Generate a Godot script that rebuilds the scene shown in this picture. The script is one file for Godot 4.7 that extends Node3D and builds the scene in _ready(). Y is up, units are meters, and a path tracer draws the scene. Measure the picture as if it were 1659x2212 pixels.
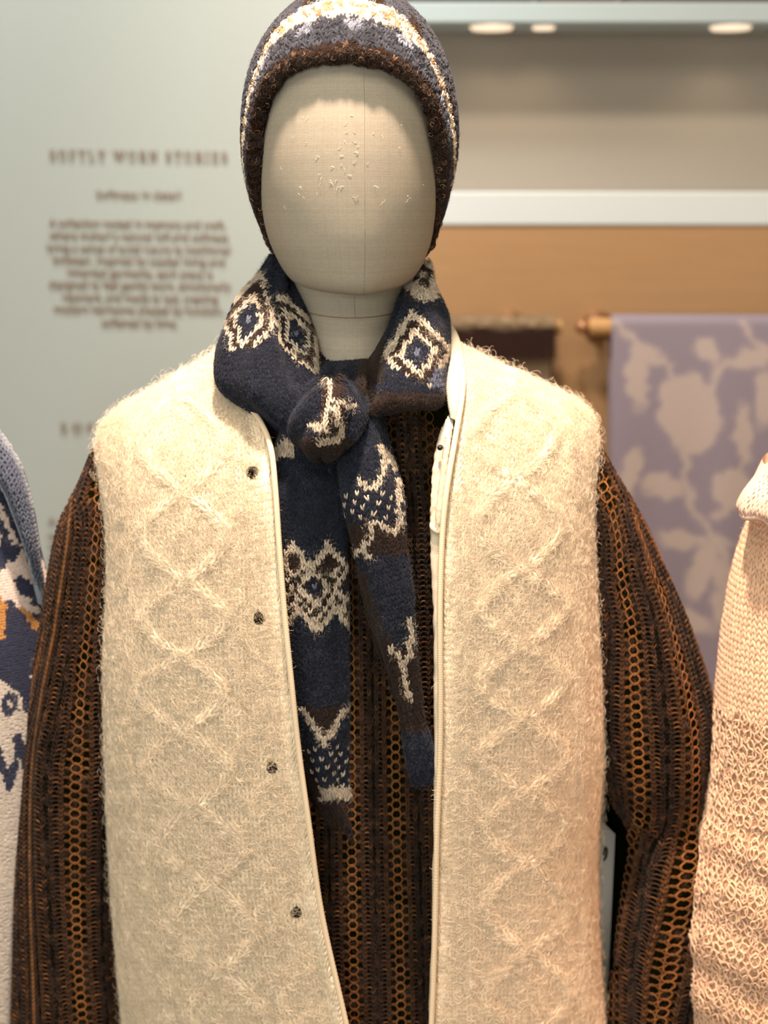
extends Node3D
# A dressed linen mannequin in a knitwear shop. Units are metres, y is up, the mannequin faces +z.

const FOC := 3039.0          # focal length in pixels of the 1659 x 2212 frame
const EYE := Vector3(0.0, 1.6, 1.18)
const PITCH := -12.0
var turn := Basis(Vector3.RIGHT, deg_to_rad(PITCH))
var rng := RandomNumberGenerator.new()
var noise := FastNoiseLite.new()

# ---------------------------------------------------------------- measuring
func P(x: float, y: float, z: float) -> Vector3:      # the point of the plane z that a measured spot of the photograph stands for
	var d: Vector3 = turn * Vector3((x - 829.5) / FOC, -(y - 1106.0) / FOC, -1.0)
	return EYE + d * ((z - EYE.z) / d.z)

func Q(p: Vector3) -> Vector2:                        # and back
	var d: Vector3 = turn.inverse() * (p - EYE)
	return Vector2(829.5 + FOC * d.x / -d.z, 1106.0 - FOC * d.y / -d.z)

func C(r: float, g: float, b: float) -> Color:        # an sRGB colour as a linear one
	return Color(r / 255.0, g / 255.0, b / 255.0).srgb_to_linear()

func lut(t: Array, x: float) -> float:                # table [[x, y], ...] looked up, smooth
	if x <= t[0][0]: return t[0][1]
	for i in range(1, t.size()):
		if x <= t[i][0]:
			var a = t[i - 1]
			var b = t[i]
			var k: float = (x - a[0]) / (b[0] - a[0])
			var y0: float = t[max(i - 2, 0)][1]
			var y3: float = t[min(i + 1, t.size() - 1)][1]
			return clampf(cubic_interpolate(a[1], b[1], y0, y3, k), minf(a[1], b[1]) - 6.0, maxf(a[1], b[1]) + 6.0)
	return t[t.size() - 1][1]

# ---------------------------------------------------------------- a sheet of cloth: a grid of points
class Sheet:
	var nu := 0
	var nv := 0
	var closed := false
	var p := PackedVector3Array()
	func g(i: int, j: int) -> Vector3:
		i = posmod(i, nu) if closed else clampi(i, 0, nu - 1)
		return p[clampi(j, 0, nv - 1) * nu + i]
	func at(u: float, v: float) -> Vector3:
		var x: float = u * (nu if closed else nu - 1)
		var y: float = clampf(v, 0.0, 1.0) * (nv - 1)
		var i: int = floori(x)
		var j: int = mini(floori(y), nv - 2)
		if not closed: i = clampi(i, 0, nu - 2)
		var a := g(i, j).lerp(g(i + 1, j), x - i)
		var b := g(i, j + 1).lerp(g(i + 1, j + 1), x - i)
		return a.lerp(b, y - j)
	func du(u: float, v: float) -> Vector3:
		return (at(u + 0.006, v) - at(u - 0.006, v)) / 0.012
	func dv(u: float, v: float) -> Vector3:
		var a := maxf(v - 0.006, 0.0)
		var b := minf(v + 0.006, 1.0)
		return (at(u, b) - at(u, a)) / (b - a)
	func width(u0: float, u1: float, v: float) -> float:
		var s := 0.0
		var last := at(u0, v)
		for k in range(1, 17):
			var q := at(lerpf(u0, u1, k / 16.0), v)
			s += last.distance_to(q)
			last = q
		return s
	func normal(i: int, j: int) -> Vector3:
		var n := (g(i, j + 1) - g(i, j - 1)).cross(g(i + 1, j) - g(i - 1, j))
		return n.normalized() if n.length_squared() > 1e-16 else Vector3.BACK

func mesh_of(s: Sheet, tint = null) -> ArrayMesh:
	var pos := PackedVector3Array()
	var nor := PackedVector3Array()
	var uvs := PackedVector2Array()
	var col := PackedColorArray()
	var ind := PackedInt32Array()
	var cols: int = s.nu + 1 if s.closed else s.nu
	var w := s.width(0.0, 1.0, 0.5)
	var h := 0.0
	for j in s.nv:
		if j > 0: h += s.g(s.nu / 4, j).distance_to(s.g(s.nu / 4, j - 1))
		for i in cols:
			pos.append(s.g(i, j))
			nor.append(s.normal(i, j))
			uvs.append(Vector2(w * i / (cols - 1.0), h))
			if tint != null: col.append(tint.call(i / (cols - 1.0), j / (s.nv - 1.0)))
	for j in s.nv - 1:
		for i in cols - 1:
			var a := j * cols + i
			ind.append_array([a, a + 1, a + cols, a + 1, a + cols + 1, a + cols])
	var arr := []
	arr.resize(Mesh.ARRAY_MAX)
	arr[Mesh.ARRAY_VERTEX] = pos
	arr[Mesh.ARRAY_NORMAL] = nor
	arr[Mesh.ARRAY_TEX_UV] = uvs
	if tint != null: arr[Mesh.ARRAY_COLOR] = col
	arr[Mesh.ARRAY_INDEX] = ind
	var m := ArrayMesh.new()
	m.add_surface_from_arrays(Mesh.PRIMITIVE_TRIANGLES, arr)
	return m

# rows: [left x, left y, right x, right y, z, depth to the front, depth to the back, drop of the front, drop of the back]
func cr(rows: Array, t: float) -> Array:
	var x := clampf(t, 0.0, 1.0) * (rows.size() - 1)
	var i := mini(floori(x), rows.size() - 2)
	var k := x - i
	var out := []
	for c in rows[0].size():
		var y1: float = rows[i][c]
		var y2: float = rows[i + 1][c]
		var y0: float = rows[i - 1][c] if i > 0 else 2.0 * y1 - y2
		var y3: float = rows[i + 2][c] if i + 2 < rows.size() else 2.0 * y2 - y1
		out.append(cubic_interpolate(y1, y2, y0, y3, k))
	return out

func ring(r: Array, n: int, power: float, skew := 0.0) -> PackedVector3Array:   # n points to the front half, n to the back half, evenly spaced along each
	var l := P(r[0], r[1], r[4])
	var e := P(r[2], r[3], r[4])
	var mid := (l + e) / 2.0
	var half := (e - l) / 2.0
	var out := PackedVector3Array()
	for side in 2:
		var fine := PackedVector3Array()
		var run := [0.0]
		for k in 41:
			var a := PI * k / 40.0 + PI * side
			var c := cos(a)
			var s := sin(a)
			var depth: float = r[5] if side == 0 else r[6]
			var drop: float = (r[7] if side == 0 else r[8]) if r.size() > 7 else 0.0
			var lobe: float = maxf(0.0, cos(a - PI / 2.0 - skew)) if side == 0 else absf(s)
			var q := mid - half * signf(c) * pow(absf(c), 2.0 / power) + Vector3(0, -drop * lobe * lobe, signf(s) * pow(absf(s), 2.0 / power) * depth)
			fine.append(q)
			if k > 0: run.append(run[k - 1] + fine[k].distance_to(fine[k - 1]))
		var at := 0
		for k in n:
			var want: float = run[40] * k / n
			while at < 39 and run[at + 1] < want: at += 1
			out.append(fine[at].lerp(fine[at + 1], clampf((want - run[at]) / maxf(run[at + 1] - run[at], 1e-9), 0, 1)))
	return out

func loft(rows: Array, n: int, nv: int, power := 2.0, skew := 0.0, fold = null) -> Sheet:
	var s := Sheet.new()
	s.nu = 2 * n
	s.nv = nv
	s.closed = true
	for j in nv:
		s.p.append_array(ring(cr(rows, j / (nv - 1.0)), n, power, skew))
	if fold != null: push(s, fold)
	return s

func push(s: Sheet, fold: Callable) -> void:         # moves each point along its normal
	var q := s.p.duplicate()
	for j in s.nv:
		for i in s.nu:
			q[j * s.nu + i] += s.normal(i, j) * fold.call(i / float(s.nu if s.closed else s.nu - 1), j / (s.nv - 1.0))
	s.p = q

# ---------------------------------------------------------------- tubes gathered into one mesh
class Soup:
	var pos := PackedVector3Array()
	var nor := PackedVector3Array()
	var col := PackedColorArray()
	var uvs := PackedVector2Array()
	var ind := PackedInt32Array()
	func tube(pts: Array, radius, sides := 5, color := Color.WHITE, flat := 1.0) -> void:
		var n := pts.size()
		var side := Vector3.ZERO
		var first := pos.size()
		var run := 0.0
		for k in n:
			var d: Vector3 = (pts[mini(k + 1, n - 1)] - pts[maxi(k - 1, 0)]).normalized()
			if k == 0:
				side = d.cross(Vector3.BACK if absf(d.z) < 0.8 else Vector3.UP).normalized()
			else:
				run += pts[k].distance_to(pts[k - 1])
				side = (side - d * side.dot(d)).normalized()
			var up := side.cross(d)
			var r: float = radius[k] if radius is Array else radius
			for a in sides:
				var t := TAU * a / sides
				var o := side * cos(t) + up * sin(t) * flat
				pos.append(pts[k] + o * r)
				nor.append((side * cos(t) * flat + up * sin(t)).normalized())
				col.append(color)
				uvs.append(Vector2(float(a) / sides, run))
		for k in n - 1:
			for a in sides:
				var b := first + k * sides
				var a2 := (a + 1) % sides
				ind.append_array([b + a, b + a2, b + sides + a, b + a2, b + sides + a2, b + sides + a])
		for end in 2:
			var b := first + (n - 1) * sides * end
			for a in range(1, sides - 1):
				if end == 1: ind.append_array([b, b + a, b + a + 1])
				else: ind.append_array([b, b + a + 1, b + a])
	func mesh() -> ArrayMesh:
		var arr := []
		arr.resize(Mesh.ARRAY_MAX)
		arr[Mesh.ARRAY_VERTEX] = pos
		arr[Mesh.ARRAY_NORMAL] = nor
		arr[Mesh.ARRAY_COLOR] = col
		arr[Mesh.ARRAY_TEX_UV] = uvs
		arr[Mesh.ARRAY_INDEX] = ind
		var m := ArrayMesh.new()
		m.add_surface_from_arrays(Mesh.PRIMITIVE_TRIANGLES, arr)
		return m

func smooth(pts: Array, n: int) -> Array:            # a curve through points
	var out := []
	for k in n:
		var x := k / (n - 1.0) * (pts.size() - 1)
		var i := mini(floori(x), pts.size() - 2)
		var a: Vector3 = pts[i]
		var b: Vector3 = pts[i + 1]
		var a0: Vector3 = pts[i - 1] if i > 0 else a * 2.0 - b
		var b3: Vector3 = pts[i + 2] if i + 2 < pts.size() else b * 2.0 - a
		out.append(a.cubic_interpolate(b, a0, b3, x - i))
	return out

func round_box(size: Vector3, r: float) -> ArrayMesh: # a box with chamfered edges, centred
	var st := SurfaceTool.new()
	st.begin(Mesh.PRIMITIVE_TRIANGLES)
	st.set_smooth_group(-1)
	var h := size / 2.0
	var corner := func(sx, sy, sz, axis):
		var v := Vector3(sx * (h.x - r), sy * (h.y - r), sz * (h.z - r))
		v[axis] = [sx * h.x, sy * h.y, sz * h.z][axis]
		return v
	var quad := func(a, b, c, d, out: Vector3):
		var flip: bool = (b - a).cross(c - a).dot(out) > 0.0
		for q in ([a, c, b, a, d, c] if flip else [a, b, c, a, c, d]): st.add_vertex(q)
	for axis in 3:
		for s in [-1.0, 1.0]:
			var q := []
			for k in [[-1.0, -1.0], [1.0, -1.0], [1.0, 1.0], [-1.0, 1.0]]:
				var g := [0.0, 0.0, 0.0]
				g[axis] = s
				g[(axis + 1) % 3] = k[0]
				g[(axis + 2) % 3] = k[1]
				q.append(corner.call(g[0], g[1], g[2], axis))
			var o := Vector3.ZERO
			o[axis] = s
			quad.call(q[0], q[1], q[2], q[3], o)
		for s in [-1.0, 1.0]:                        # the twelve chamfers
			for t in [-1.0, 1.0]:
				var b := (axis + 1) % 3
				var c := (axis + 2) % 3
				var q := []
				for k in [[-1.0, b], [1.0, b], [1.0, c], [-1.0, c]]:
					var g := [0.0, 0.0, 0.0]
					g[axis] = k[0]
					g[b] = s
					g[c] = t
					q.append(corner.call(g[0], g[1], g[2], k[1]))
				var o := Vector3.ZERO
				o[b] = s
				o[c] = t
				quad.call(q[0], q[1], q[2], q[3], o)
	for sx in [-1.0, 1.0]:
		for sy in [-1.0, 1.0]:
			for sz in [-1.0, 1.0]:
				var a = corner.call(sx, sy, sz, 0)
				var b = corner.call(sx, sy, sz, 1)
				var c = corner.call(sx, sy, sz, 2)
				var flip: bool = (b - a).cross(c - a).dot(Vector3(sx, sy, sz)) > 0.0
				for q in ([a, c, b] if flip else [a, b, c]): st.add_vertex(q)
	st.generate_normals()
	return st.commit()

# ---------------------------------------------------------------- yarn: many small pieces of a few shapes laid on a sheet
class Yarn:
	var where := {}
	var tint := {}
	func put(m: Mesh, t: Transform3D, c: Color) -> void:
		if not where.has(m):
			where[m] = []
			tint[m] = []
		where[m].append(t)
		tint[m].append(c)

func commit(y: Yarn, called: String, mat: Material, parent: Node3D) -> void:
	for m in y.where:
		var mm := MultiMesh.new()
		mm.transform_format = MultiMesh.TRANSFORM_3D
		mm.use_colors = true
		mm.mesh = m
		var w: Array = y.where[m]
		var t: Array = y.tint[m]
		mm.instance_count = w.size()
		for i in w.size():
			mm.set_instance_transform(i, w[i])
			mm.set_instance_color(i, t[i])
		var o := MultiMeshInstance3D.new()
		o.name = called
		o.multimesh = mm
		o.material_override = mat
		o.set_meta("kind", "stuff")
		parent.add_child(o, true)

func dim(c: Color, k: float) -> Color:
	return Color(c.r * k, c.g * k, c.b * k)

# lays pieces in rows and columns; each(col, row, u, v) -> null or [mesh, colour, width, height, thickness, turn, lift]
func lay(y: Yarn, s: Sheet, u0: float, u1: float, sx: float, sy: float, each: Callable, jitter := 0.12) -> void:
	var um := (u0 + u1) / 2.0
	var run := [0.0]
	for k in 64: run.append(run[k] + s.at(um, k / 64.0).distance_to(s.at(um, (k + 1) / 64.0)))
	var rows := floori(run[64] / sy)
	var at := 0
	for j in rows:
		var want := (j + 0.5) * sy
		while at < 63 and run[at + 1] < want: at += 1
		var v: float = (at + (want - run[at]) / maxf(run[at + 1] - run[at], 1e-9)) / 64.0
		var w := s.width(u0, u1, v)
		var n := floori(w / sx / 2.0)
		for i in range(-n, n + 1):
			var uu := um + (i + jitter * rng.randf_range(-1, 1)) * sx / w * (u1 - u0)
			var vv := clampf(v + jitter * rng.randf_range(-1, 1) * sy / run[64], 0, 1)
			var got = each.call(i, j, uu, vv)
			if got != null: piece(y, s, uu, vv, got)

func piece(y: Yarn, s: Sheet, u: float, v: float, got: Array) -> void:
	var a := s.du(u, v).normalized()
	var d := s.dv(u, v)
	var up := -(d - a * a.dot(d)).normalized()
	var n := a.cross(up)
	var t: float = got[5]
	var b := Basis(a * cos(t) + up * sin(t), up * cos(t) - a * sin(t), n)
	y.put(got[0], Transform3D(Basis(b.x * got[2], b.y * got[3], b.z * got[4]), s.at(u, v) + n * got[6]), got[1])

func stitch_mesh(fat := 0.2) -> ArrayMesh:           # one knitted V, one wide and one high
	var so := Soup.new()
	for s in [-1.0, 1.0]:
		so.tube(smooth([Vector3(s * 0.40, 0.62, -0.15), Vector3(s * 0.36, 0.25, 0.16), Vector3(s * 0.17, -0.25, 0.18), Vector3(s * 0.04, -0.58, -0.12)], 6), [fat * 0.7, fat, fat * 1.1, fat * 1.1, fat, fat * 0.6], 6)
	return so.mesh()

func bump_mesh() -> ArrayMesh:                       # one purl bump
	var so := Soup.new()
	so.tube(smooth([Vector3(-0.55, -0.2, -0.15), Vector3(-0.25, 0.22, 0.15), Vector3(0.25, 0.22, 0.15), Vector3(0.55, -0.2, -0.15)], 6), 0.2, 5)
	return so.mesh()

func cell_mesh(r := 0.07) -> ArrayMesh:              # one cell of a net: a six-sided loop of thin yarn
	var so := Soup.new()
	so.tube(smooth([Vector3(0, 0.56, 0), Vector3(0.46, 0.2, 0.12), Vector3(0.46, -0.2, 0.12), Vector3(0, -0.56, 0)], 9), r, 5)
	so.tube(smooth([Vector3(0, 0.56, 0), Vector3(-0.46, 0.2, 0.12), Vector3(-0.46, -0.2, 0.12), Vector3(0, -0.56, 0)], 9), r, 5)
	return so.mesh()

func loop_mesh() -> ArrayMesh:                       # a little ring of curly yarn
	var so := Soup.new()
	var pts := []
	for k in 11:
		var a := 5.4 * k / 10.0
		pts.append(Vector3(0.42 * cos(a), 0.5 * sin(a), 0.25 * sin(a * 0.7)))
	so.tube(pts, 0.1, 5)
	return so.mesh()

func tuft_mesh(fibres: int, length: float, curl: float, rise: float, r: float, combed := 0.0) -> ArrayMesh:   # loose hairs over a unit square
	var so := Soup.new()
	for f in fibres:
		var a := rng.randf() * TAU
		if combed > 0.0: a = PI / 2.0 + rng.randfn() * (1.2 - combed)
		var q := Vector3(rng.randf_range(-0.6, 0.6), rng.randf_range(-0.6, 0.6), -0.05)
		var bend := rng.randfn() * curl
		var climb := absf(rng.randfn()) * rise
		var pts := [q]
		var steps := 5
		for k in steps:
			var go := climb * (1.0 - 1.5 * k / steps)
			q += Vector3(cos(a), sin(a), go) * length / steps * rng.randf_range(0.7, 1.2)
			a += bend / steps + rng.randfn() * curl * 0.15
			pts.append(q)
		so.tube(pts, r, 3)
	return so.mesh()

# ---------------------------------------------------------------- naming
var taken := {}
func numbered(n: String) -> String:
	taken[n] = taken.get(n, -1) + 1
	return n if taken[n] == 0 else "%s_%03d" % [n, taken[n]]

func thing(called: String, label: String, category: String, at := Vector3.ZERO, group := "") -> Node3D:
	var o := Node3D.new()
	o.name = numbered(called)
	o.set_meta("label", label)
	o.set_meta("category", category)
	if group: o.set_meta("group", group)
	add_child(o)
	o.position = at
	return o

func part(called: String, m: Mesh, mat: Material, parent: Node3D, at := Vector3.ZERO) -> MeshInstance3D:
	var o := MeshInstance3D.new()
	o.name = called
	o.mesh = m
	o.material_override = mat
	o.position = at
	parent.add_child(o, true)
	return o

func struct(called: String, m: Mesh, mat: Material, at: Vector3) -> MeshInstance3D:
	var o := part(called, m, mat, self, at)
	o.set_meta("kind", "structure")
	return o

func paint(c: Color, rough := 0.9, spec := 0.3) -> StandardMaterial3D:   # c is an sRGB colour
	var m := StandardMaterial3D.new()
	m.albedo_color = c
	m.roughness = rough
	m.metallic_specular = spec
	return m

func yarn_mat(through := 0.0, rim := 0.0) -> StandardMaterial3D:
	var m := paint(Color.WHITE, 0.95, 0.15)
	m.vertex_color_use_as_albedo = true
	if through > 0.0:
		m.backlight_enabled = true
		m.backlight = Color(through, through, through)
	if rim > 0.0:
		m.rim_enabled = true
		m.rim = rim
	return m

func rgb(r: float, g: float, b: float) -> Color:
	return Color(r / 255.0, g / 255.0, b / 255.0)

var M := {}
func make_materials() -> void:
	# linen: warp and weft with slubs
	var w := Image.create_empty(512, 512, false, Image.FORMAT_RGB8)
	var hgt := Image.create_empty(512, 512, false, Image.FORMAT_RGB8)
	var warp := []
	var weft := []
	for k in 64:
		warp.append(rng.randf_range(-0.05, 0.05))
		weft.append(rng.randf_range(-0.06, 0.06))
	noise.frequency = 0.05
	for y in 512:
		for x in 512:
			var i := x / 8
			var j := y / 8
			var over := (i + j) % 2 == 0
			var fx := sin(PI * (x % 8 + 0.5) / 8.0)
			var fy := sin(PI * (y % 8 + 0.5) / 8.0)
			var h := (fx * 0.7 + 0.3 * fy) if over else (fy * 0.7 + 0.3 * fx)
			var slub: float = noise.get_noise_2d(x * 0.25, y * 2.0) * 0.07 + noise.get_noise_2d(x * 2.0 + 900.0, y * 0.3) * 0.05
			var c: float = 0.90 + 0.06 * h + 0.5 * (warp[i] if over else weft[j]) + 0.6 * slub
			w.set_pixel(x, y, Color(c, c, c))
			hgt.set_pixel(x, y, Color(h, h, h))
	M.linen = paint(rgb(173, 165, 148), 0.9, 0.2)
	M.linen.albedo_texture = ImageTexture.create_from_image(w)
	M.linen.heightmap_enabled = true
	M.linen.heightmap_texture = ImageTexture.create_from_image(hgt)
	M.linen.heightmap_scale = 0.012
	M.linen.uv1_scale = Vector3(21, 21, 1)
	var nt := NoiseTexture2D.new()
	nt.width = 512
	nt.height = 512
	nt.seamless = true
	nt.noise = FastNoiseLite.new()
	nt.noise.frequency = 0.03
	nt.noise.fractal_octaves = 4
	M.knitbase = paint(Color.WHITE, 1.0, 0.1)
	M.knitbase.vertex_color_use_as_albedo = true
	M.yarn = yarn_mat(0.0, 0.15)
	M.mohair = yarn_mat(0.35, 0.2)
	M.wool = yarn_mat(0.12, 0.3)
	M.tape = paint(rgb(206, 192, 168), 0.5, 0.4)
	M.binding = paint(rgb(226, 206, 174), 0.6, 0.4)
	M.ribbed = paint(rgb(202, 192, 170), 0.9, 0.2)
	M.dark = paint(rgb(42, 38, 36), 0.5, 0.5)
	M.panel = paint(rgb(176, 180, 175), 0.7, 0.3)
	M.ink = paint(rgb(150, 118, 96), 0.8, 0.2)
	M.wall = paint(rgb(156, 148, 137), 0.9, 0.2)
	M.white = paint(rgb(208, 213, 214), 0.5, 0.4)
	M.shelf = paint(rgb(168, 181, 184), 0.5, 0.4)
	M.plaster = paint(rgb(225, 220, 210), 0.95, 0.1)
	M.floor = paint(rgb(150, 130, 108), 0.5, 0.4)
	M.metal = paint(rgb(170, 120, 84), 0.35, 0.6)
	M.metal.metallic = 0.4
	M.dowel = paint(rgb(196, 150, 98), 0.55, 0.4)
	# wood veneer: long soft grain
	var wd := Image.create_empty(512, 512, false, Image.FORMAT_RGB8)
	for y in 512:
		for x in 512:
			var g: float = noise.get_noise_2d(x * 0.15, y * 1.6) * 0.10 + noise.get_noise_2d(x * 0.6 + 300.0, y * 5.0) * 0.06
			var c := rgb(172, 134, 96) * (1.0 + 0.22 * g)
			wd.set_pixel(x, y, c)
	M.wood = paint(Color.WHITE, 0.55, 0.3)
	M.wood.albedo_texture = ImageTexture.create_from_image(wd)
	M.wood.uv1_triplanar = true
	M.wood.uv1_scale = Vector3(1.2, 1.2, 1.2)
	M.card = paint(rgb(206, 204, 198), 0.5, 0.4)  # white card, greyed to carry the shade it hangs in

var shape := {}
func make_shapes() -> void:
	shape.vee = stitch_mesh(0.2)
	shape.fat = stitch_mesh(0.25)
	shape.bump = bump_mesh()
	shape.cell = cell_mesh(0.075)
	shape.net = cell_mesh(0.085)
	shape.loop = loop_mesh()
	shape.mohair = []
	shape.combed = []
	shape.wool = []
	shape.halo = []
	for k in 5:
		shape.mohair.append(tuft_mesh(52, 1.0, 2.6, 0.26, 0.0086))
		shape.combed.append(tuft_mesh(60, 0.9, 1.2, 0.18, 0.0092, 0.75))
		shape.wool.append(tuft_mesh(36, 0.75, 3.6, 0.42, 0.0110))
		shape.halo.append(tuft_mesh(14, 1.1, 2.4, 0.7, 0.0070))

func pick(a: Array) -> Mesh:
	return a[rng.randi() % a.size()]

# ---------------------------------------------------------------- light
func lamp(l: Light3D, called: String, at: Vector3, aim, color: Color, energy: float, size: float) -> void:
	l.name = called
	add_child(l)
	l.position = at
	if aim != null: l.look_at_from_position(at, aim, Vector3.FORWARD if absf((aim - at).normalized().y) > 0.95 else Vector3.UP)
	l.light_color = color
	l.light_energy = energy
	l.shadow_enabled = true
	if not l is AreaLight3D: l.light_size = size

func spot(called: String, at: Vector3, aim: Vector3, color: Color, energy: float, angle: float, size := 0.05) -> void:
	var s := SpotLight3D.new()
	s.spot_angle = angle
	s.spot_angle_attenuation = 0.8
	s.spot_range = 12.0
	s.spot_attenuation = 2.0
	lamp(s, called, at, aim, color, energy, size)

func area(called: String, at: Vector3, aim: Vector3, w: float, h: float, color: Color, energy: float) -> void:
	var a := AreaLight3D.new()
	a.area_size = Vector2(w, h)
	a.area_range = 12.0
	a.area_attenuation = 2.0
	lamp(a, called, at, aim, color, energy, 0.0)

func _ready() -> void:
	rng.seed = 7
	noise.seed = 11
	var cam := Camera3D.new()
	cam.name = "camera"
	cam.fov = rad_to_deg(2.0 * atan(1106.0 / FOC))
	cam.near = 0.05
	cam.far = 60.0
	add_child(cam)
	cam.transform = Transform3D(turn, EYE)
	var lens := CameraAttributesPhysical.new()
	lens.frustum_focal_length = 50.0
	lens.exposure_aperture = 4.0
	lens.frustum_focus_distance = 1.09
	cam.attributes = lens
	cam.fov = rad_to_deg(2.0 * atan(1106.0 / FOC))
	var env := Environment.new()
	env.background_mode = Environment.BG_COLOR
	env.background_color = Color(0.05, 0.05, 0.05)
	env.tonemap_mode = Environment.TONE_MAPPER_LINEAR
	env.tonemap_exposure = 1.0
	env.sdfgi_enabled = true
	env.ssao_enabled = true
	env.ssil_enabled = true
	var we := WorldEnvironment.new()
	we.name = "environment"
	we.environment = env
	add_child(we)
	spot("ceiling_spot_key", Vector3(-0.02, 3.0, 0.33), Vector3(-0.02, 1.35, 0.04), Color(1.0, 0.88, 0.79), 10.4, 24.0, 0.06)
	spot("ceiling_spot_right", Vector3(1.15, 2.9, 0.85), Vector3(0.46, 1.02, 0.0), Color(1.0, 0.66, 0.44), 3.2, 13.0, 0.06)
	spot("ceiling_spot_panel", Vector3(-0.45, 3.05, -0.2), Vector3(-0.42, 1.75, -1.0), Color(0.98, 1.0, 0.98), 2.1, 36.0, 0.08)
	spot("ceiling_spot_wall", Vector3(0.05, 3.0, 0.05), Vector3(0.45, 1.6, -1.06), Color(1.0, 0.93, 0.85), 2.4, 34.0, 0.08)
	area("added_ceiling_fill", Vector3(0.0, 3.15, 1.7), Vector3(0.0, 0.0, 1.69), 2.2, 1.4, Color(1.0, 0.96, 0.9), 3.9)  # soft overhead fill, added for ambience
	area("added_front_fill", Vector3(-1.2, 1.7, 3.84), Vector3(-1.2, 1.7, 0.0), 1.6, 1.6, Color(0.97, 1.0, 1.0), 5.6)  # front fill added behind the camera, not a known window
	make_materials()
	make_shapes()
	build_room()
	build_panel()
	build_shelves()
	build_throws()
	build_neighbours()
	build_mannequin()
	build_sweater()
	build_vest()
	build_scarf()
	build_hat()

# ---------------------------------------------------------------- the shop
func build_room() -> void:
	var bx := func(s: Vector3) -> BoxMesh:
		var b := BoxMesh.new()
		b.size = s
		return b
	struct("floor", bx.call(Vector3(5.4, 0.1, 5.6)), M.floor, Vector3(0, -0.05, 1.2))
	var top := struct("ceiling", bx.call(Vector3(5.4, 0.1, 5.6)), M.plaster, Vector3(0, 3.25, 1.2))
	var glow := paint(rgb(255, 244, 228), 0.5)
	glow.emission_enabled = true
	glow.emission = rgb(255, 240, 220)
	glow.emission_energy_multiplier = 0.2
	for at in [Vector3(-0.02, 3.0, 0.33), Vector3(1.15, 2.9, 0.85), Vector3(-0.45, 3.05, -0.2), Vector3(0.05, 3.0, 0.05)]:   # the spots' bulbs and cans
		var bulb := SphereMesh.new()
		bulb.radius = 0.075
		bulb.height = 0.15
		part("lamp_bulb", bulb, glow, top, at - top.position)
		var can := Soup.new()
		can.tube([Vector3(0, 3.2, 0), Vector3(0, at.y + 0.12, 0), Vector3(0, at.y + 0.075, 0)], [0.02, 0.05, 0.06], 20)
		part("lamp_can", can.mesh(), M.dark, top, Vector3(at.x, 0, at.z) - top.position)
	part("added_fill_panel", round_box(Vector3(2.2, 0.02, 1.4), 0.004), glow, top, Vector3(0, 3.185, 1.7) - top.position)  # glowing panel added to go with the overhead fill
	var fill_frame := struct("added_fill_frame_1", round_box(Vector3(1.7, 1.7, 0.04), 0.01), M.white, Vector3(-1.2, 1.7, 3.885))  # frame and glowing sheet added round the front fill, unseen
	part("added_fill_pane", round_box(Vector3(1.6, 1.6, 0.02), 0.004), glow, fill_frame, Vector3(0, 0, -0.015))
	struct("wall_back", bx.call(Vector3(5.4, 3.3, 0.1)), M.wall, Vector3(0, 1.6, -1.11))
	struct("wall_front", bx.call(Vector3(5.4, 3.3, 0.1)), M.plaster, Vector3(0, 1.6, 3.95))
	struct("wall_left", bx.call(Vector3(0.1, 3.3, 5.6)), M.plaster, Vector3(-2.65, 1.6, 1.2))
	struct("wall_right", bx.call(Vector3(0.1, 3.3, 5.6)), M.plaster, Vector3(2.65, 1.6, 1.2))

func line_of_text(parent: Node3D, called: String, words: String, x0: float, x1: float, y: float, tall: float, z: float, serif: bool, spacing := 0) -> void:
	var f := SystemFont.new()
	f.font_names = PackedStringArray(["Droid Serif" if serif else "Droid Sans"])
	var fv := FontVariation.new()
	fv.base_font = f
	fv.spacing_glyph = spacing
	var t := TextMesh.new()
	t.text = words
	t.font = fv
	t.font_size = 32
	t.pixel_size = 0.001
	t.depth = 0.002
	t.curve_step = 2.0
	var box := t.get_aabb()
	var a := P(x0, y, z)
	var b := P(x1, y, z)
	var high := P(x0, y - tall / 2.0, z).y - P(x0, y + tall / 2.0, z).y
	var o := part(called, t, M.ink, parent)
	var sx := (b.x - a.x) / maxf(box.size.x, 1e-4)
	o.transform = Transform3D(Basis(Vector3.BACK, -0.011) * Basis.from_scale(Vector3(sx, high / 0.023, 1.0)), (a + b) / 2.0 - parent.position)

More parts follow.
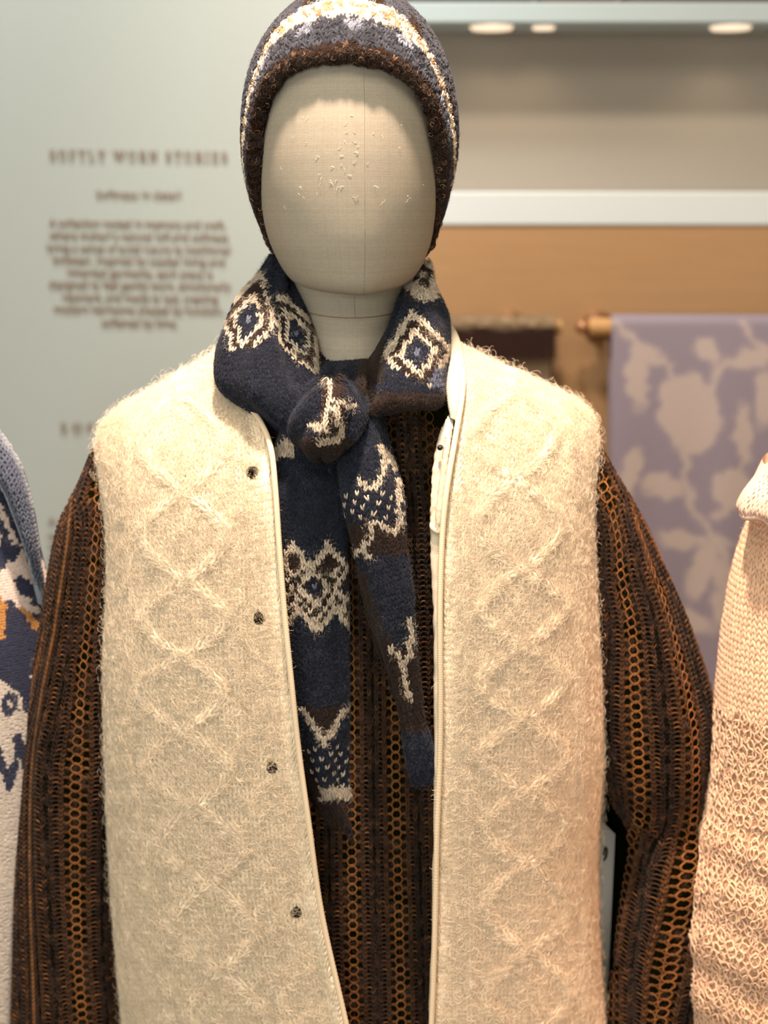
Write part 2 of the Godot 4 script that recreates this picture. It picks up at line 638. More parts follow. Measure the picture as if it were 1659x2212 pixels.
func build_panel() -> void:
	var z := -1.0
	var l := P(-700, 400, z).x
	var r := P(742, 400, z).x
	var o := thing("text_panel", "tall pale grey display panel printed with brown story text behind the mannequin", "sign", Vector3((l + r) / 2, 0, z - 0.03))
	part("panel_board", round_box(Vector3(r - l, 3.19, 0.055), 0.006), M.panel, o, Vector3(0, 1.6, 0.0))
	var zt := z + 0.0008
	line_of_text(o, "heading_line", "SOFTLY WORN STORIES", 107, 490, 337, 21, zt, true, 6)
	line_of_text(o, "subheading_line", "Softness in detail", 208, 390, 420, 15, zt, false, 1)
	var lines := [
		["A collection rooted in memory and craft,", 107, 487, 483], ["where mohair's natural loft and softness", 107, 492, 510], ["bring a sense of quiet luxury to traditional", 102, 497, 537],
		["knitwear. Inspired by coastal living and", 115, 485, 563], ["inherited garments, each piece is", 145, 458, 590], ["designed to feel gently worn, emotionally", 105, 497, 616],
		["resonant, and made to last, creating", 135, 470, 643], ["modern heirlooms shaped by function,", 117, 482, 669], ["softened by time.", 220, 383, 697]]
	for w in lines: line_of_text(o, "text_line", w[0], w[1], w[2], w[3], 15, zt, false, 0)
	line_of_text(o, "heading_line", "SOFTLY WORN", 132, 420, 926, 19, zt, false, 10)
	for w in [["A collection rooted in", 1128], ["memory and craft,", 1160], ["where softness", 1182], ["and loft bring", 1206], ["quiet luxury", 1226]]:
		line_of_text(o, "text_line", w[0], 104, 340, w[1], 13, zt, false, 0)

func build_shelves() -> void:
	var zf := -0.95                                   # the shelves' front edges
	var zb := -1.06
	var xl := P(742, 400, zf).x
	var xr := 2.0
	var mid := (xl + xr) / 2.0
	var top := P(829, 4, zf).y
	var low := P(829, 51, zf).y
	var o := thing("upper_shelf", "white upper wall shelf with a pale lit front edge above the mannequin's right", "shelf", Vector3(mid, low, (zf + zb) / 2))
	part("board", round_box(Vector3(xr - xl, top - low, zf - zb), 0.003), M.shelf, o, Vector3(0, (top - low) / 2, 0))
	for k in [[1015, 1110], [1150, 1200], [1535, 1625]]:
		var a := P(k[0], 58, zf - 0.03)
		var b := P(k[1], 58, zf - 0.03)
		var c := CylinderMesh.new()
		c.top_radius = (b.x - a.x) / 2
		c.bottom_radius = c.top_radius * 0.92
		c.radial_segments = 32
		c.height = 0.004
		var m := paint(rgb(250, 240, 225), 0.4)
		m.emission_enabled = true
		m.emission = rgb(255, 228, 196)
		m.emission_energy_multiplier = 0.9
		var lens := part("shelf_light", c, m, o, Vector3((a.x + b.x) / 2 - mid, -0.002, zf - 0.035 - (zf + zb) / 2))
		lens.set_meta("label", "small round glowing lamp under the shelf")
	for k in [[1062, 0.006], [1175, 0.005], [1580, 0.006]]:
		spot("shelf_lamp_light", Vector3(P(k[0], 58, zf).x, low - 0.008, zf - 0.05), Vector3(P(k[0], 58, zf).x, 0.0, zf - 0.05), Color(1.0, 0.88, 0.72), k[1], 60.0, 0.015)
	var st := P(829, 414, -1.0).y
	var sb := P(829, 488, -1.0).y
	o = thing("lower_shelf", "thick white lower wall shelf above the tan wood panel", "shelf", Vector3(mid, sb, -1.03))
	part("board", round_box(Vector3(xr - xl, st - sb, 0.058), 0.003), M.white, o, Vector3(0, (st - sb) / 2, 0))
	o = thing("wood_panel", "warm tan wood back panel under the lower shelf behind the hanging throws", "wall panel", Vector3(mid, 0, -1.030))
	part("veneer", round_box(Vector3(xr - xl, sb, 0.05), 0.002), M.wood, o, Vector3(0, sb / 2, 0))
	# the very bottom of what lies on the upper shelf
	var x := [[860, 1150, rgb(92, 82, 78), "charcoal folded knit at the hat's side on the upper shelf"], [1160, 1330, rgb(128, 84, 76), "dull red folded knit between the charcoal and brown ones on the upper shelf"], [1345, 1700, rgb(110, 86, 72), "brown folded knit farthest right on the upper shelf"]]
	for k in x:
		var a := P(k[0], 0, zf - 0.05).x
		var b := P(k[1], 0, zf - 0.05).x
		var f := thing("folded_knit", k[3], "blanket", Vector3((a + b) / 2, top, zf - 0.055), "folded knits on the upper shelf")
		var m := paint(k[2], 1.0, 0.1)
		for q in 3: part("fold", round_box(Vector3(b - a - 0.004 * q, 0.024, 0.1), 0.011), m, f, Vector3(0, 0.012 + 0.0235 * q, 0))

# ---------------------------------------------------------------- throws on rails
func rail(label: String, x0: float, x1: float, y: float, z: float, r: float, knob: float) -> void:
	var a := P(x0, y, z)
	var b := P(x1, y, z)
	var o := thing("hanging_rail", label, "rail", a)
	var so := Soup.new()
	so.tube([Vector3(0, 0, 0), Vector3(0.002, 0, 0), Vector3(b.x - a.x, 0, 0)], [r * 0.85, r, r], 20)
	part("dowel", so.mesh(), M.dowel, o)
	if knob != 0.0:                                  # the bracket that holds the rail off the panel
		var br := Soup.new()
		br.tube([Vector3(knob, 0, -1.005 - z), Vector3(knob, 0, 0.0)], 0.007, 12)
		br.tube([Vector3(knob, 0, -1.005 - z), Vector3(knob, 0, -0.998 - z)], 0.022, 20)
		part("bracket", br.mesh(), M.metal, o)
		var s := SphereMesh.new()
		s.radius = 0.011
		s.height = 0.022
		part("knob", s, M.metal, o, Vector3(-0.01, 0, 0))

func draped(x0: float, x1: float, y: float, z: float, r: float, front: float, back: float, sway: float) -> Sheet:   # a cloth over a rail: up the back, over, down the front
	var a := P(x0, y, z)
	var b := P(x1, y, z)
	var s := Sheet.new()
	s.nu = 120
	s.nv = 220
	var prof := []
	for k in 20: prof.append([-r, -back * (1.0 - k / 20.0)])
	for k in 20: prof.append([-r * cos(PI * k / 19.0), r * sin(PI * k / 19.0)])
	for k in 180: prof.append([r, -front * (k + 1) / 180.0])
	for j in s.nv:
		for i in s.nu:
			var u := i / (s.nu - 1.0)
			var hang: float = maxf(0.0, -prof[j][1])
			var wave := sin(u * 15.0 + 1.0) * 0.012 * hang * sway + sin(u * 33.0) * 0.004 * hang * sway
			s.p.append(Vector3(lerpf(a.x, b.x, u) + 0.03 * hang * (1.0 - u), a.y + prof[j][1], z + prof[j][0] + wave))
	return s

func seg(p: Vector2, a: Vector2, b: Vector2) -> float:
	return p.distance_to(Geometry2D.get_closest_point_to_segment(p, a, b))

func blob(p: Vector2, c: Vector2, rx: float, ry: float, ang: float) -> float:
	var q := (p - c).rotated(-ang)
	return Vector2(q.x / rx, q.y / ry).length() - 1.0

func build_throws() -> void:
	rail("wood rail that carries the dark brown throw behind the mannequin's shoulder", 850, 1212, 706, -0.95, 0.011, 0.18)
	rail("wood rail with a metal end knob that carries the lilac floral throw", 1272, 2100, 706, -0.95, 0.0135, 0.02)
	# the brown one: a short dark fold in front of a longer greyish one
	var o := thing("brown_throw", "dark brown fuzzy throw folded over a rail behind the cream vest's shoulder", "throw")
	var s := draped(900, 1197, 704, -0.95, 0.014, 0.047, 0.12, 0.0)
	var t := draped(905, 1190, 712, -0.962, 0.008, 0.12, 0.10, 0.5)
	var y := Yarn.new()
	var top := func(u, v): return C(172, 146, 116) if v > 0.085 and v < 0.19 else C(62, 42, 34)  # light falling on the rolled-over top is painted as a paler band
	part("front_fold", mesh_of(s, top), M.knitbase, o)
	part("back_fold", mesh_of(t, func(u, v): return C(150, 128, 108)), M.knitbase, o)
	lay(y, s, 0.0, 1.0, 0.006, 0.006, func(i, j, u, v): return [pick(shape.wool), top.call(u, v), 0.009, 0.009, 0.006, rng.randf() * TAU, 0.0], 0.5)
	commit(y, "pile", M.wool, o)
	# the lilac one: a woven vine of flowers
	o = thing("lilac_throw", "lilac throw with a woven pale flower and vine pattern hanging on a rail", "throw")
	s = draped(1318, 1900, 702, -0.95, 0.016, 0.62, 0.3, 1.0)
	var ground := C(150, 138, 150)
	var pale := C(190, 172, 166)
	var tint := func(u: float, v: float) -> Color:
		var w := s.at(u, v)
		var p := Q(Vector3(w.x, w.y, -0.94))
		p.x += 5.0 * noise.get_noise_2d(p.x * 0.5, p.y * 0.5 + 70.0) * 3.0
		p.y += 5.0 * noise.get_noise_2d(p.x * 0.5 + 400.0, p.y * 0.5) * 3.0
		while p.x > 1680.0: p -= Vector2(330, -60)
		var d := 1e9
		for k in [[1482, 880, 62, 74, 0.1], [1452, 850, 30, 34, 0.4], [1520, 900, 38, 44, 0.0], [1495, 945, 48, 34, 0.0], [1375, 820, 26, 62, -0.1], [1395, 765, 40, 22, 0.5], [1526, 755, 34, 20, 0.6], [1620, 775, 55, 22, -0.2],
				[1604, 935, 20, 62, -0.1], [1583, 1055, 46, 44, 0.0], [1555, 1035, 16, 14, 0.0], [1650, 860, 22, 62, 0.0], [1432, 1050, 48, 26, 0.25], [1462, 1165, 44, 22, 0.1], [1515, 1230, 24, 70, 0.35], [1560, 1250, 18, 60, -0.25],
				[1555, 1300, 20, 50, 0.1], [1360, 1020, 20, 60, 0.3], [1480, 1340, 60, 26, 0.2], [1640, 1330, 26, 60, 0.2], [1350, 1180, 24, 50, -0.3], [1400, 1300, 22, 60, 0.2]]:
			d = minf(d, blob(p, Vector2(k[0], k[1]), k[2], k[3], k[4]) * minf(k[2], k[3]))
		for k in [[1478, 940, 1478, 1030], [1478, 1030, 1500, 1110], [1500, 1110, 1545, 1165], [1545, 1165, 1580, 1170], [1445, 790, 1455, 830], [1395, 765, 1445, 790], [1540, 770, 1545, 800], [1545, 800, 1528, 850], [1545, 800, 1600, 765],
				[1604, 990, 1595, 1020], [1575, 1095, 1540, 1110], [1545, 1165, 1530, 1200], [1330, 700, 1395, 765], [1600, 700, 1650, 760], [1545, 1165, 1575, 1230], [1430, 1170, 1545, 1168]]:
			d = minf(d, seg(p, Vector2(k[0], k[1]), Vector2(k[2], k[3])) - 7.0)
		return ground.lerp(pale, clampf(0.5 - d / 11.0, 0, 1))
	part("cloth", mesh_of(s, tint), M.knitbase, o)

# ---------------------------------------------------------------- garments at the sides
func build_neighbours() -> void:
	# left: patterned sweater under a grey-blue cardigan
	var o := thing("patterned_sweater", "cream, navy and mustard patterned fuzzy sweater cut by the left edge", "sweater")
	var s := loft([[-275, 830, -105, 830, -0.07, 0.025, 0.03], [-315, 890, -60, 893, -0.07, 0.028, 0.04], [-325, 950, -18, 955, -0.07, 0.03, 0.045], [-330, 1000, 10, 1010, -0.07, 0.03, 0.05], [-360, 1080, 58, 1100, -0.07, 0.05, 0.06], [-380, 1180, 84, 1190, -0.07, 0.06, 0.06], [-385, 1300, 106, 1300, -0.07, 0.065, 0.06], [-385, 1500, 112, 1500, -0.07, 0.07, 0.06],
		[-385, 1800, 105, 1800, -0.07, 0.07, 0.06], [-380, 2212, 92, 2212, -0.07, 0.07, 0.06], [-380, 2480, 90, 2480, -0.07, 0.07, 0.06]], 70, 260, 2.3)
	var navy := C(52, 56, 74)
	var cream := C(216, 196, 184)
	var gold := C(186, 134, 78)
	var grey := C(196, 186, 174)
	var tint := func(u: float, v: float) -> Color:
		var p := Q(s.at(u, v))
		p.x = pingpong(p.x + 4.0, 112.0) - 4.0
		p += Vector2(noise.get_noise_2d(p.x, p.y), noise.get_noise_2d(p.x + 300.0, p.y)) * 9.0
		var c := grey
		var q := p.y - 0.9 * p.x
		if p.y < 1290 + 0.45 * p.x:
			c = cream
			if q < 1155 and absf(fposmod(p.x * 1.9 - p.y * 0.9, 62.0) - 31.0) < 16.0: c = navy
			if blob(p, Vector2(28, 1195), 13, 22, 0.35) < 0 or blob(p, Vector2(5, 1200), 12, 34, 0.2) < 0 or blob(p, Vector2(48, 1265), 14, 24, -0.5) < 0 or blob(p, Vector2(80, 1290), 14, 34, -0.4) < 0: c = navy
		elif p.y < 1470 + 0.6 * p.x:
			c = navy
			if p.x + (p.y - 1290) * 0.12 < 16.0 and p.y > 1275 and p.y < 1380 + p.x * 0.6: c = gold
			if absf(p.x - (24.0 + (p.y - 1270) * 0.62)) < 11.0 - (p.y - 1300) * 0.03 and p.y < 1360: c = gold
			if blob(p, Vector2(76, 1450), 9, 34, 0.05) < 0: c = cream
		else:
			var d := blob(p, Vector2(20, 1522), 17, 25, 0.1)
			if d < 0.0 and d > -0.6: c = navy
			if p.x > 26.0 + (p.y - 1400) * 0.17 and p.x < 34.0 + (p.y - 1470) * 0.75 and p.y < 1540: c = navy
			var leg := absf(p.x - 38.0) * 2.0
			var ridge := 1575.0 + leg
			if p.x > 30.0 and p.y > ridge and p.y < ridge + 62.0: c = navy
			if p.x <= 38.0 and absf(p.y - (1690.0 - absf(p.x - 20.0) * 2.6)) < 26.0: c = navy
		return c
	part("knit_body", mesh_of(s, tint), M.knitbase, o)
	var y := Yarn.new()
	lay(y, s, 0.18, 0.5, 0.0024, 0.0026, func(i, j, u, v): return [shape.fat, dim(tint.call(u, v), rng.randf_range(0.85, 1.1)), 0.0026, 0.0030, 0.0022, 0.0, 0.0003], 0.2)
	commit(y, "knit_stitches", M.yarn, o)
	y = Yarn.new()
	lay(y, s, 0.2, 0.5, 0.006, 0.006, func(i, j, u, v): return [pick(shape.wool), tint.call(u, v), 0.006, 0.006, 0.003, rng.randf() * TAU, 0.0006], 0.6)
	commit(y, "fuzz", M.wool, o)
	# cardigan
	o = thing("grey_cardigan", "slate grey knitted cardigan draped over the shoulder at the left edge", "cardigan")
	var rows := [[-160, 860, -60, 850, -0.05, 0.012, 0.02], [-95, 930, 2, 938, -0.04, 0.014, 0.02], [-35, 985, 36, 990, -0.035, 0.014, 0.02], [6, 1040, 56, 1045, -0.03, 0.014, 0.02], [34, 1105, 70, 1105, -0.03, 0.013, 0.02], [54, 1160, 78, 1160, -0.03, 0.012, 0.02],
		[70, 1210, 85, 1210, -0.035, 0.01, 0.015], [80, 1255, 92, 1255, -0.045, 0.008, 0.01], [90, 1300, 97, 1300, -0.055, 0.004, 0.006]]
	s = loft(rows, 24, 90, 2.2)
	var slate := C(82, 88, 102)
	var pale := C(138, 144, 152)
	part("front_band", mesh_of(s, func(u, v): return slate), M.knitbase, o)
	y = Yarn.new()
	var shade := func(u): return slate.lerp(pale, clampf((absf(u - 0.25) - 0.14) * 12.0, 0, 1))
	lay(y, s, 0.0, 0.5, 0.0042, 0.0042, func(i, j, u, v): return [shape.vee, dim(shade.call(u), rng.randf_range(0.8, 1.15)), 0.0046, 0.0050, 0.004, 0.0, 0.0004], 0.15)
	commit(y, "knit_stitches", M.yarn, o)
	var so := Soup.new()
	var edge := []
	for r in rows: edge.append(P(r[0], r[1], r[4] + 0.006))
	so.tube(smooth(edge, 60), 0.0042, 8, pale)
	part("rolled_edge", so.mesh(), M.knitbase, o)
	# right: peach mohair sweater, plain above, openwork below
	o = thing("lace_sweater", "peach mohair sweater with openwork lower body cut by the right edge", "sweater")
	s = loft([[1648, 1085, 1900, 1075, -0.01, 0.02, 0.03], [1622, 1130, 1950, 1110, 0.0, 0.05, 0.05], [1590, 1230, 1970, 1230, 0.0, 0.06, 0.06], [1568, 1350, 1980, 1350, 0.0, 0.065, 0.06], [1554, 1480, 1985, 1480, 0.0, 0.07, 0.06], [1546, 1600, 1985, 1600, 0.0, 0.07, 0.06],
		[1536, 1690, 1985, 1690, 0.0, 0.072, 0.06], [1516, 1770, 1985, 1770, 0.0, 0.075, 0.06], [1500, 1850, 1985, 1850, 0.0, 0.078, 0.06], [1484, 1950, 1985, 1950, 0.0, 0.08, 0.06], [1481, 2050, 1985, 2050, 0.0, 0.08, 0.06],
		[1488, 2150, 1985, 2150, 0.0, 0.08, 0.06], [1497, 2230, 1985, 2230, 0.0, 0.08, 0.06], [1515, 2480, 1985, 2480, 0.0, 0.08, 0.06]], 60, 220, 2.2, 0.0, func(u, v): return 0.0015 * sin(v * 70.0 + sin(u * 20.0)) if v > 0.5 else 0.0)
	var peach := C(228, 190, 158)
	var under := C(178, 138, 104)
	part("knit_body", mesh_of(s, func(u, v): return under.lerp(peach, 0.55 if s.at(u, v).y > P(0, 1560, 0.05).y else 0.12)), M.knitbase, o)
	y = Yarn.new()
	var hairs := Yarn.new()
	var lace := P(0, 1560, 0.05).y
	lay(y, s, -0.02, 0.34, 0.0050, 0.0055, func(i, j, u, v):
		if s.at(u, v).y < lace + 0.008 * noise.get_noise_1d(u * 900.0): return null
		return [shape.vee, dim(peach, rng.randf_range(0.85, 1.1)), 0.0056, 0.0068, 0.005, rng.randfn() * 0.08, 0.0005])
	lay(y, s, -0.02, 0.34, 0.0062, 0.0068, func(i, j, u, v):
		if s.at(u, v).y > lace + 0.004: return null
		var uu: float = u + (0.5 * 0.0062 / s.width(-0.02, 0.34, v) * 0.36 if j % 2 else 0.0)
		var c := dim(peach, rng.randf_range(0.85, 1.15))
		piece(y, s, uu, v, [shape.net, c, rng.randf_range(0.0058, 0.0088), rng.randf_range(0.0085, 0.0125), 0.007, rng.randfn() * 0.3, rng.randf_range(0.0004, 0.0022)])
		if rng.randf() < 0.10: piece(hairs, s, u, v, [pick(shape.wool), c, 0.006, 0.006, 0.008, rng.randf() * TAU, 0.001])
		return null, 0.34)
	commit(y, "knit_stitches", M.yarn, o)
	lay(hairs, s, -0.02, 0.36, 0.006, 0.006, func(i, j, u, v):
		if s.at(u, v).y < lace and rng.randf() < 0.75: return null
		return [pick(shape.mohair), peach, 0.009, 0.009, 0.006, rng.randf() * TAU, 0.001], 0.6)
	commit(hairs, "fuzz", M.mohair, o)
	var cap := loft([[1656, 1006, 1800, 965, 0.03, 0.02, 0.05], [1632, 1040, 1850, 1025, 0.035, 0.035, 0.05], [1612, 1068, 1880, 1080, 0.04, 0.04, 0.05], [1600, 1096, 1900, 1150, 0.04, 0.042, 0.05], [1606, 1106, 1900, 1185, 0.04, 0.036, 0.045]], 40, 40, 2.2, 0.0,
		func(u, v): return 0.003 * sin(u * 60.0) * v)
	var blush := C(214, 184, 166)
	var cp := part("cap_sleeve", mesh_of(cap, func(u, v): return blush), M.knitbase, o)
	y = Yarn.new()
	lay(y, cap, 0.0, 0.34, 0.0046, 0.0046, func(i, j, u, v): return [shape.vee, dim(blush, rng.randf_range(0.85, 1.08)), 0.0052, 0.0068, 0.003, 0.0, 0.0001])
	commit(y, "knit_stitches", M.yarn, cp)
	so = Soup.new()
	var rim := []
	for k in 30: rim.append(cap.at(lerpf(0.0, 0.4, k / 29.0), 0.97))
	so.tube(rim, 0.0032, 8, blush)
	part("rolled_edge", so.mesh(), M.knitbase, o)

# ---------------------------------------------------------------- the mannequin
const SKEW := 0.1
var head: Sheet
func build_mannequin() -> void:
	var o := thing("mannequin", "faceless linen covered mannequin head and neck wearing the beanie and scarf", "mannequin", Vector3(-0.03, 0, -0.02))
	var off := -o.position
	head = loft([[750, 6, 764, 6, -0.005, 0.004, 0.004, 0, 0], [690, 28, 824, 28, -0.005, 0.045, 0.045, 0, 0], [630, 80, 884, 80, -0.005, 0.072, 0.075, 0, 0], [586, 160, 926, 160, -0.005, 0.090, 0.092, 0, 0], [563, 250, 947, 250, -0.005, 0.099, 0.1, 0, 0],
		[556, 330, 952, 330, -0.005, 0.103, 0.1, 0, 0], [559, 410, 950, 410, -0.005, 0.103, 0.095, 0, 0], [570, 475, 942, 475, -0.005, 0.101, 0.088, 0, 0], [585, 525, 930, 525, -0.005, 0.098, 0.08, 0, 0], [603, 565, 915, 565, -0.005, 0.092, 0.07, 0.003, 0],
		[620, 592, 900, 590, -0.005, 0.086, 0.06, 0.006, 0], [634, 606, 888, 603, -0.005, 0.079, 0.055, 0.0065, 0], [648, 613, 874, 610, -0.005, 0.068, 0.05, 0.005, 0], [670, 616, 852, 613, -0.005, 0.05, 0.045, 0.002, 0], [720, 616, 800, 614, -0.005, 0.02, 0.02, 0, 0]], 64, 160, 2.05, SKEW)
	push(head, func(u, v): return 0.0012 * exp(-pow((u - 0.275) / 0.03, 2.0)) * smoothstep(0.2, 0.8, v))
	part("head", mesh_of(head), M.linen, o, off)
	var so := Soup.new()
	var pts := []
	for k in 60: pts.append(head.at(0.275, lerpf(0.1, 0.82, k / 59.0)))
	so.tube(pts, 0.00028, 6)
	part("seam", so.mesh(), M.linen, o, off).set_meta("label", "fine stitched seam down the middle of the face")
	var neck := [[622, 560, 892, 560, -0.012, 0.05, 0.05, 0, 0], [636, 610, 878, 610, -0.012, 0.052, 0.05, 0, 0], [650, 645, 866, 645, -0.012, 0.054, 0.05, 0.002, 0], [659, 668, 860, 667, -0.012, 0.056, 0.05, 0.003, 0]]
	var up := loft(neck, 40, 40, 2.0, SKEW)
	part("upper_neck", mesh_of(up), M.linen, o, off)
	var dn := loft([[664, 668, 855, 667, -0.012, 0.0535, 0.05, 0.003, 0], [662, 674, 857, 673, -0.012, 0.056, 0.05, 0.003, 0], [664, 710, 852, 708, -0.012, 0.056, 0.05, 0.003, 0], [662, 760, 856, 760, -0.012, 0.057, 0.05, 0, 0], [640, 850, 880, 850, -0.012, 0.05, 0.05, 0, 0]], 40, 40, 2.0, SKEW)
	part("lower_neck", mesh_of(dn), M.linen, o, off)
	so = Soup.new()
	pts = []
	for k in 40: pts.append(up.at(k / 80.0, 1.0) + Vector3(0, -0.0004, -0.0005))
	so.tube(pts, 0.00045, 6)
	part("neck_joint", so.mesh(), M.ink, o, off).set_meta("label", "thin dark joint line round the neck")
	so = Soup.new()
	pts = []
	for k in 12: pts.append(up.at(0.263, lerpf(0.4, 1.0, k / 11.0)))
	so.tube(pts, 0.0004, 6)
	part("neck_seam", so.mesh(), M.linen, o, off)
	var torso := loft([[600, 800, 920, 800, -0.02, 0.04, 0.04], [420, 900, 1110, 900, -0.02, 0.055, 0.05], [320, 1050, 1190, 1050, -0.02, 0.065, 0.06], [320, 1500, 1180, 1500, -0.02, 0.07, 0.06], [360, 2200, 1150, 2200, -0.02, 0.06, 0.06], [700, 2300, 800, 2300, -0.02, 0.01, 0.01]], 30, 50)
	part("torso", mesh_of(torso), M.linen, o, off)
	so = Soup.new()
	so.tube([Vector3(0, 0.01, 0), Vector3(0, 1.15, 0)], 0.016, 20)
	part("pole", so.mesh(), M.metal, o)
	so = Soup.new()
	so.tube([Vector3(0, 0, 0), Vector3(0, 0.008, 0), Vector3(0, 0.012, 0)], [0.16, 0.16, 0.15], 48)
	part("base", so.mesh(), M.metal, o)
	# lint caught on the forehead
	so = Soup.new()
	for k in 50:
		var u := 0.25 + rng.randfn() * 0.05
		var v := rng.randf_range(0.30, 0.47)
		var q := head.at(u, v)
		var n := (q - Vector3(-0.03, q.y, -0.005)).normalized()
		var a := rng.randf() * TAU
		var l := rng.randf_range(0.0006, 0.002) if k > 8 else rng.randf_range(0.0015, 0.003)
		var d := Vector3(cos(a), sin(a), 0) * l
		so.tube([q + n * 0.0002 - d, q + n * 0.0004 + Vector3(d.y, -d.x, 0) * 0.4, q + n * 0.0002 + d], 0.00012, 3, C(245, 236, 214))
	var lint := part("lint", so.mesh(), M.yarn, o, off)
	lint.set_meta("kind", "stuff")

# ---------------------------------------------------------------- the brown ribbed sweater
func u_of(s: Sheet, v: float, x: float) -> float:    # where on the front of a sheet's row the photograph's x lies
	var lo := 0.0
	var hi := 0.5
	for k in 12:
		var m := (lo + hi) / 2.0
		if Q(s.at(m, v)).x < x: lo = m
		else: hi = m
	return (lo + hi) / 2.0

func rib(y: Yarn, hair: Yarn, s: Sheet, lines: Array, u0: float, u1: float, bright: float, seam := false, dark_above := -1.0) -> void:   # lines: two tables y -> x of neighbouring openwork columns
	var amber := C(122, 80, 42)
	var brown := C(50, 34, 24)
	var deep := C(24, 17, 13)
	var run := [0.0]
	for k in 64: run.append(run[k] + s.at(0.25, k / 64.0).distance_to(s.at(0.25, (k + 1) / 64.0)))
	var n := floori(run[64] / 0.0043)
	var at := 0
	for j in n:
		var want := (j + 0.5) * 0.0043
		while at < 63 and run[at + 1] < want: at += 1
		var v: float = (at + (want - run[at]) / maxf(run[at + 1] - run[at], 1e-9)) / 64.0
		var py := Q(s.at(0.25, v)).y
		var a := u_of(s, v, lut(lines[0], py))
		var b := u_of(s, v, lut(lines[1], py))
		var step := maxf((b - a) / 12.0, 0.003)
		var w := s.width(a, a + step, v)
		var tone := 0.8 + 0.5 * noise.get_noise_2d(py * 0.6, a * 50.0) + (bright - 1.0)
		tone *= lerpf(0.32, 1.0, smoothstep(dark_above - 130.0, dark_above + 60.0, py))   # dark upper knit, with the neckline shadow painted into its tone
		for c in range(ceili((u0 - a) / step), floori((u1 - a) / step) + 1):
			var u := a + c * step
			var m := posmod(c, 12)
			var side := mini(m, 12 - m)
			if side == 0 and seam and posmod(c, 24) == 0:
				piece(y, s, u, v, [shape.vee, dim(amber, tone * rng.randf_range(0.7, 1.1)), w * 0.9, 0.0060, 0.004, 0.0, 0.0012])
			elif side == 0:
				if j % 2 == 0: piece(y, s, u, v, [shape.cell, dim(amber, tone * rng.randf_range(0.9, 1.25)), w * 2.2, 0.0096, 0.004, 0.0, 0.0012])
			elif side == 1:
				if seam and posmod(c + 1, 24) < 3: piece(y, s, u, v, [shape.vee, dim(brown, rng.randf_range(0.6, 1.1)), w, 0.005, 0.004, 0.0, 0.0006])
			elif side == 2:
				if j % 2 == 1 and not (seam and posmod(c + 2, 24) < 5): piece(y, s, u, v, [shape.cell, dim(amber, tone * rng.randf_range(0.5, 0.9)), w * 2.1, 0.0094, 0.004, 0.0, 0.0004])
				else: piece(y, s, u, v, [shape.bump, dim(brown, rng.randf_range(0.5, 1.0)), w * 0.8, 0.0036, 0.003, 0.0, -0.0006])
			elif side == 3:
				piece(y, s, u, v, [shape.vee, dim(amber.lerp(brown, 0.7), tone * rng.randf_range(0.4, 1.0)), w * 1.1, 0.0050, 0.005, rng.randfn() * 0.2, 0.0006])
			elif side == 4:
				piece(y, s, u, v, [shape.bump, dim(brown.lerp(amber, 0.4 if rng.randf() < 0.3 else 0.0), rng.randf_range(0.5, 1.3)), w * 1.2, 0.0040, 0.005, rng.randfn() * 0.25, 0.0012])
			elif side == 5:
				piece(y, s, u, v, [shape.vee, dim(brown.lerp(amber, 0.3 if rng.randf() < 0.2 else 0.0), rng.randf_range(0.4, 1.0)), w, 0.0048, 0.004, rng.randfn() * 0.25, 0.0004])
			else:
				piece(y, s, u, v, [shape.vee, dim(deep, rng.randf_range(0.6, 1.1)), w, 0.0050, 0.004, 0.0, -0.0012])
			if rng.randf() < 0.16: piece(hair, s, u, v, [pick(shape.wool), dim(brown, rng.randf_range(0.8, 2.6)), 0.006, 0.006, 0.004, rng.randf() * TAU, 0.001])

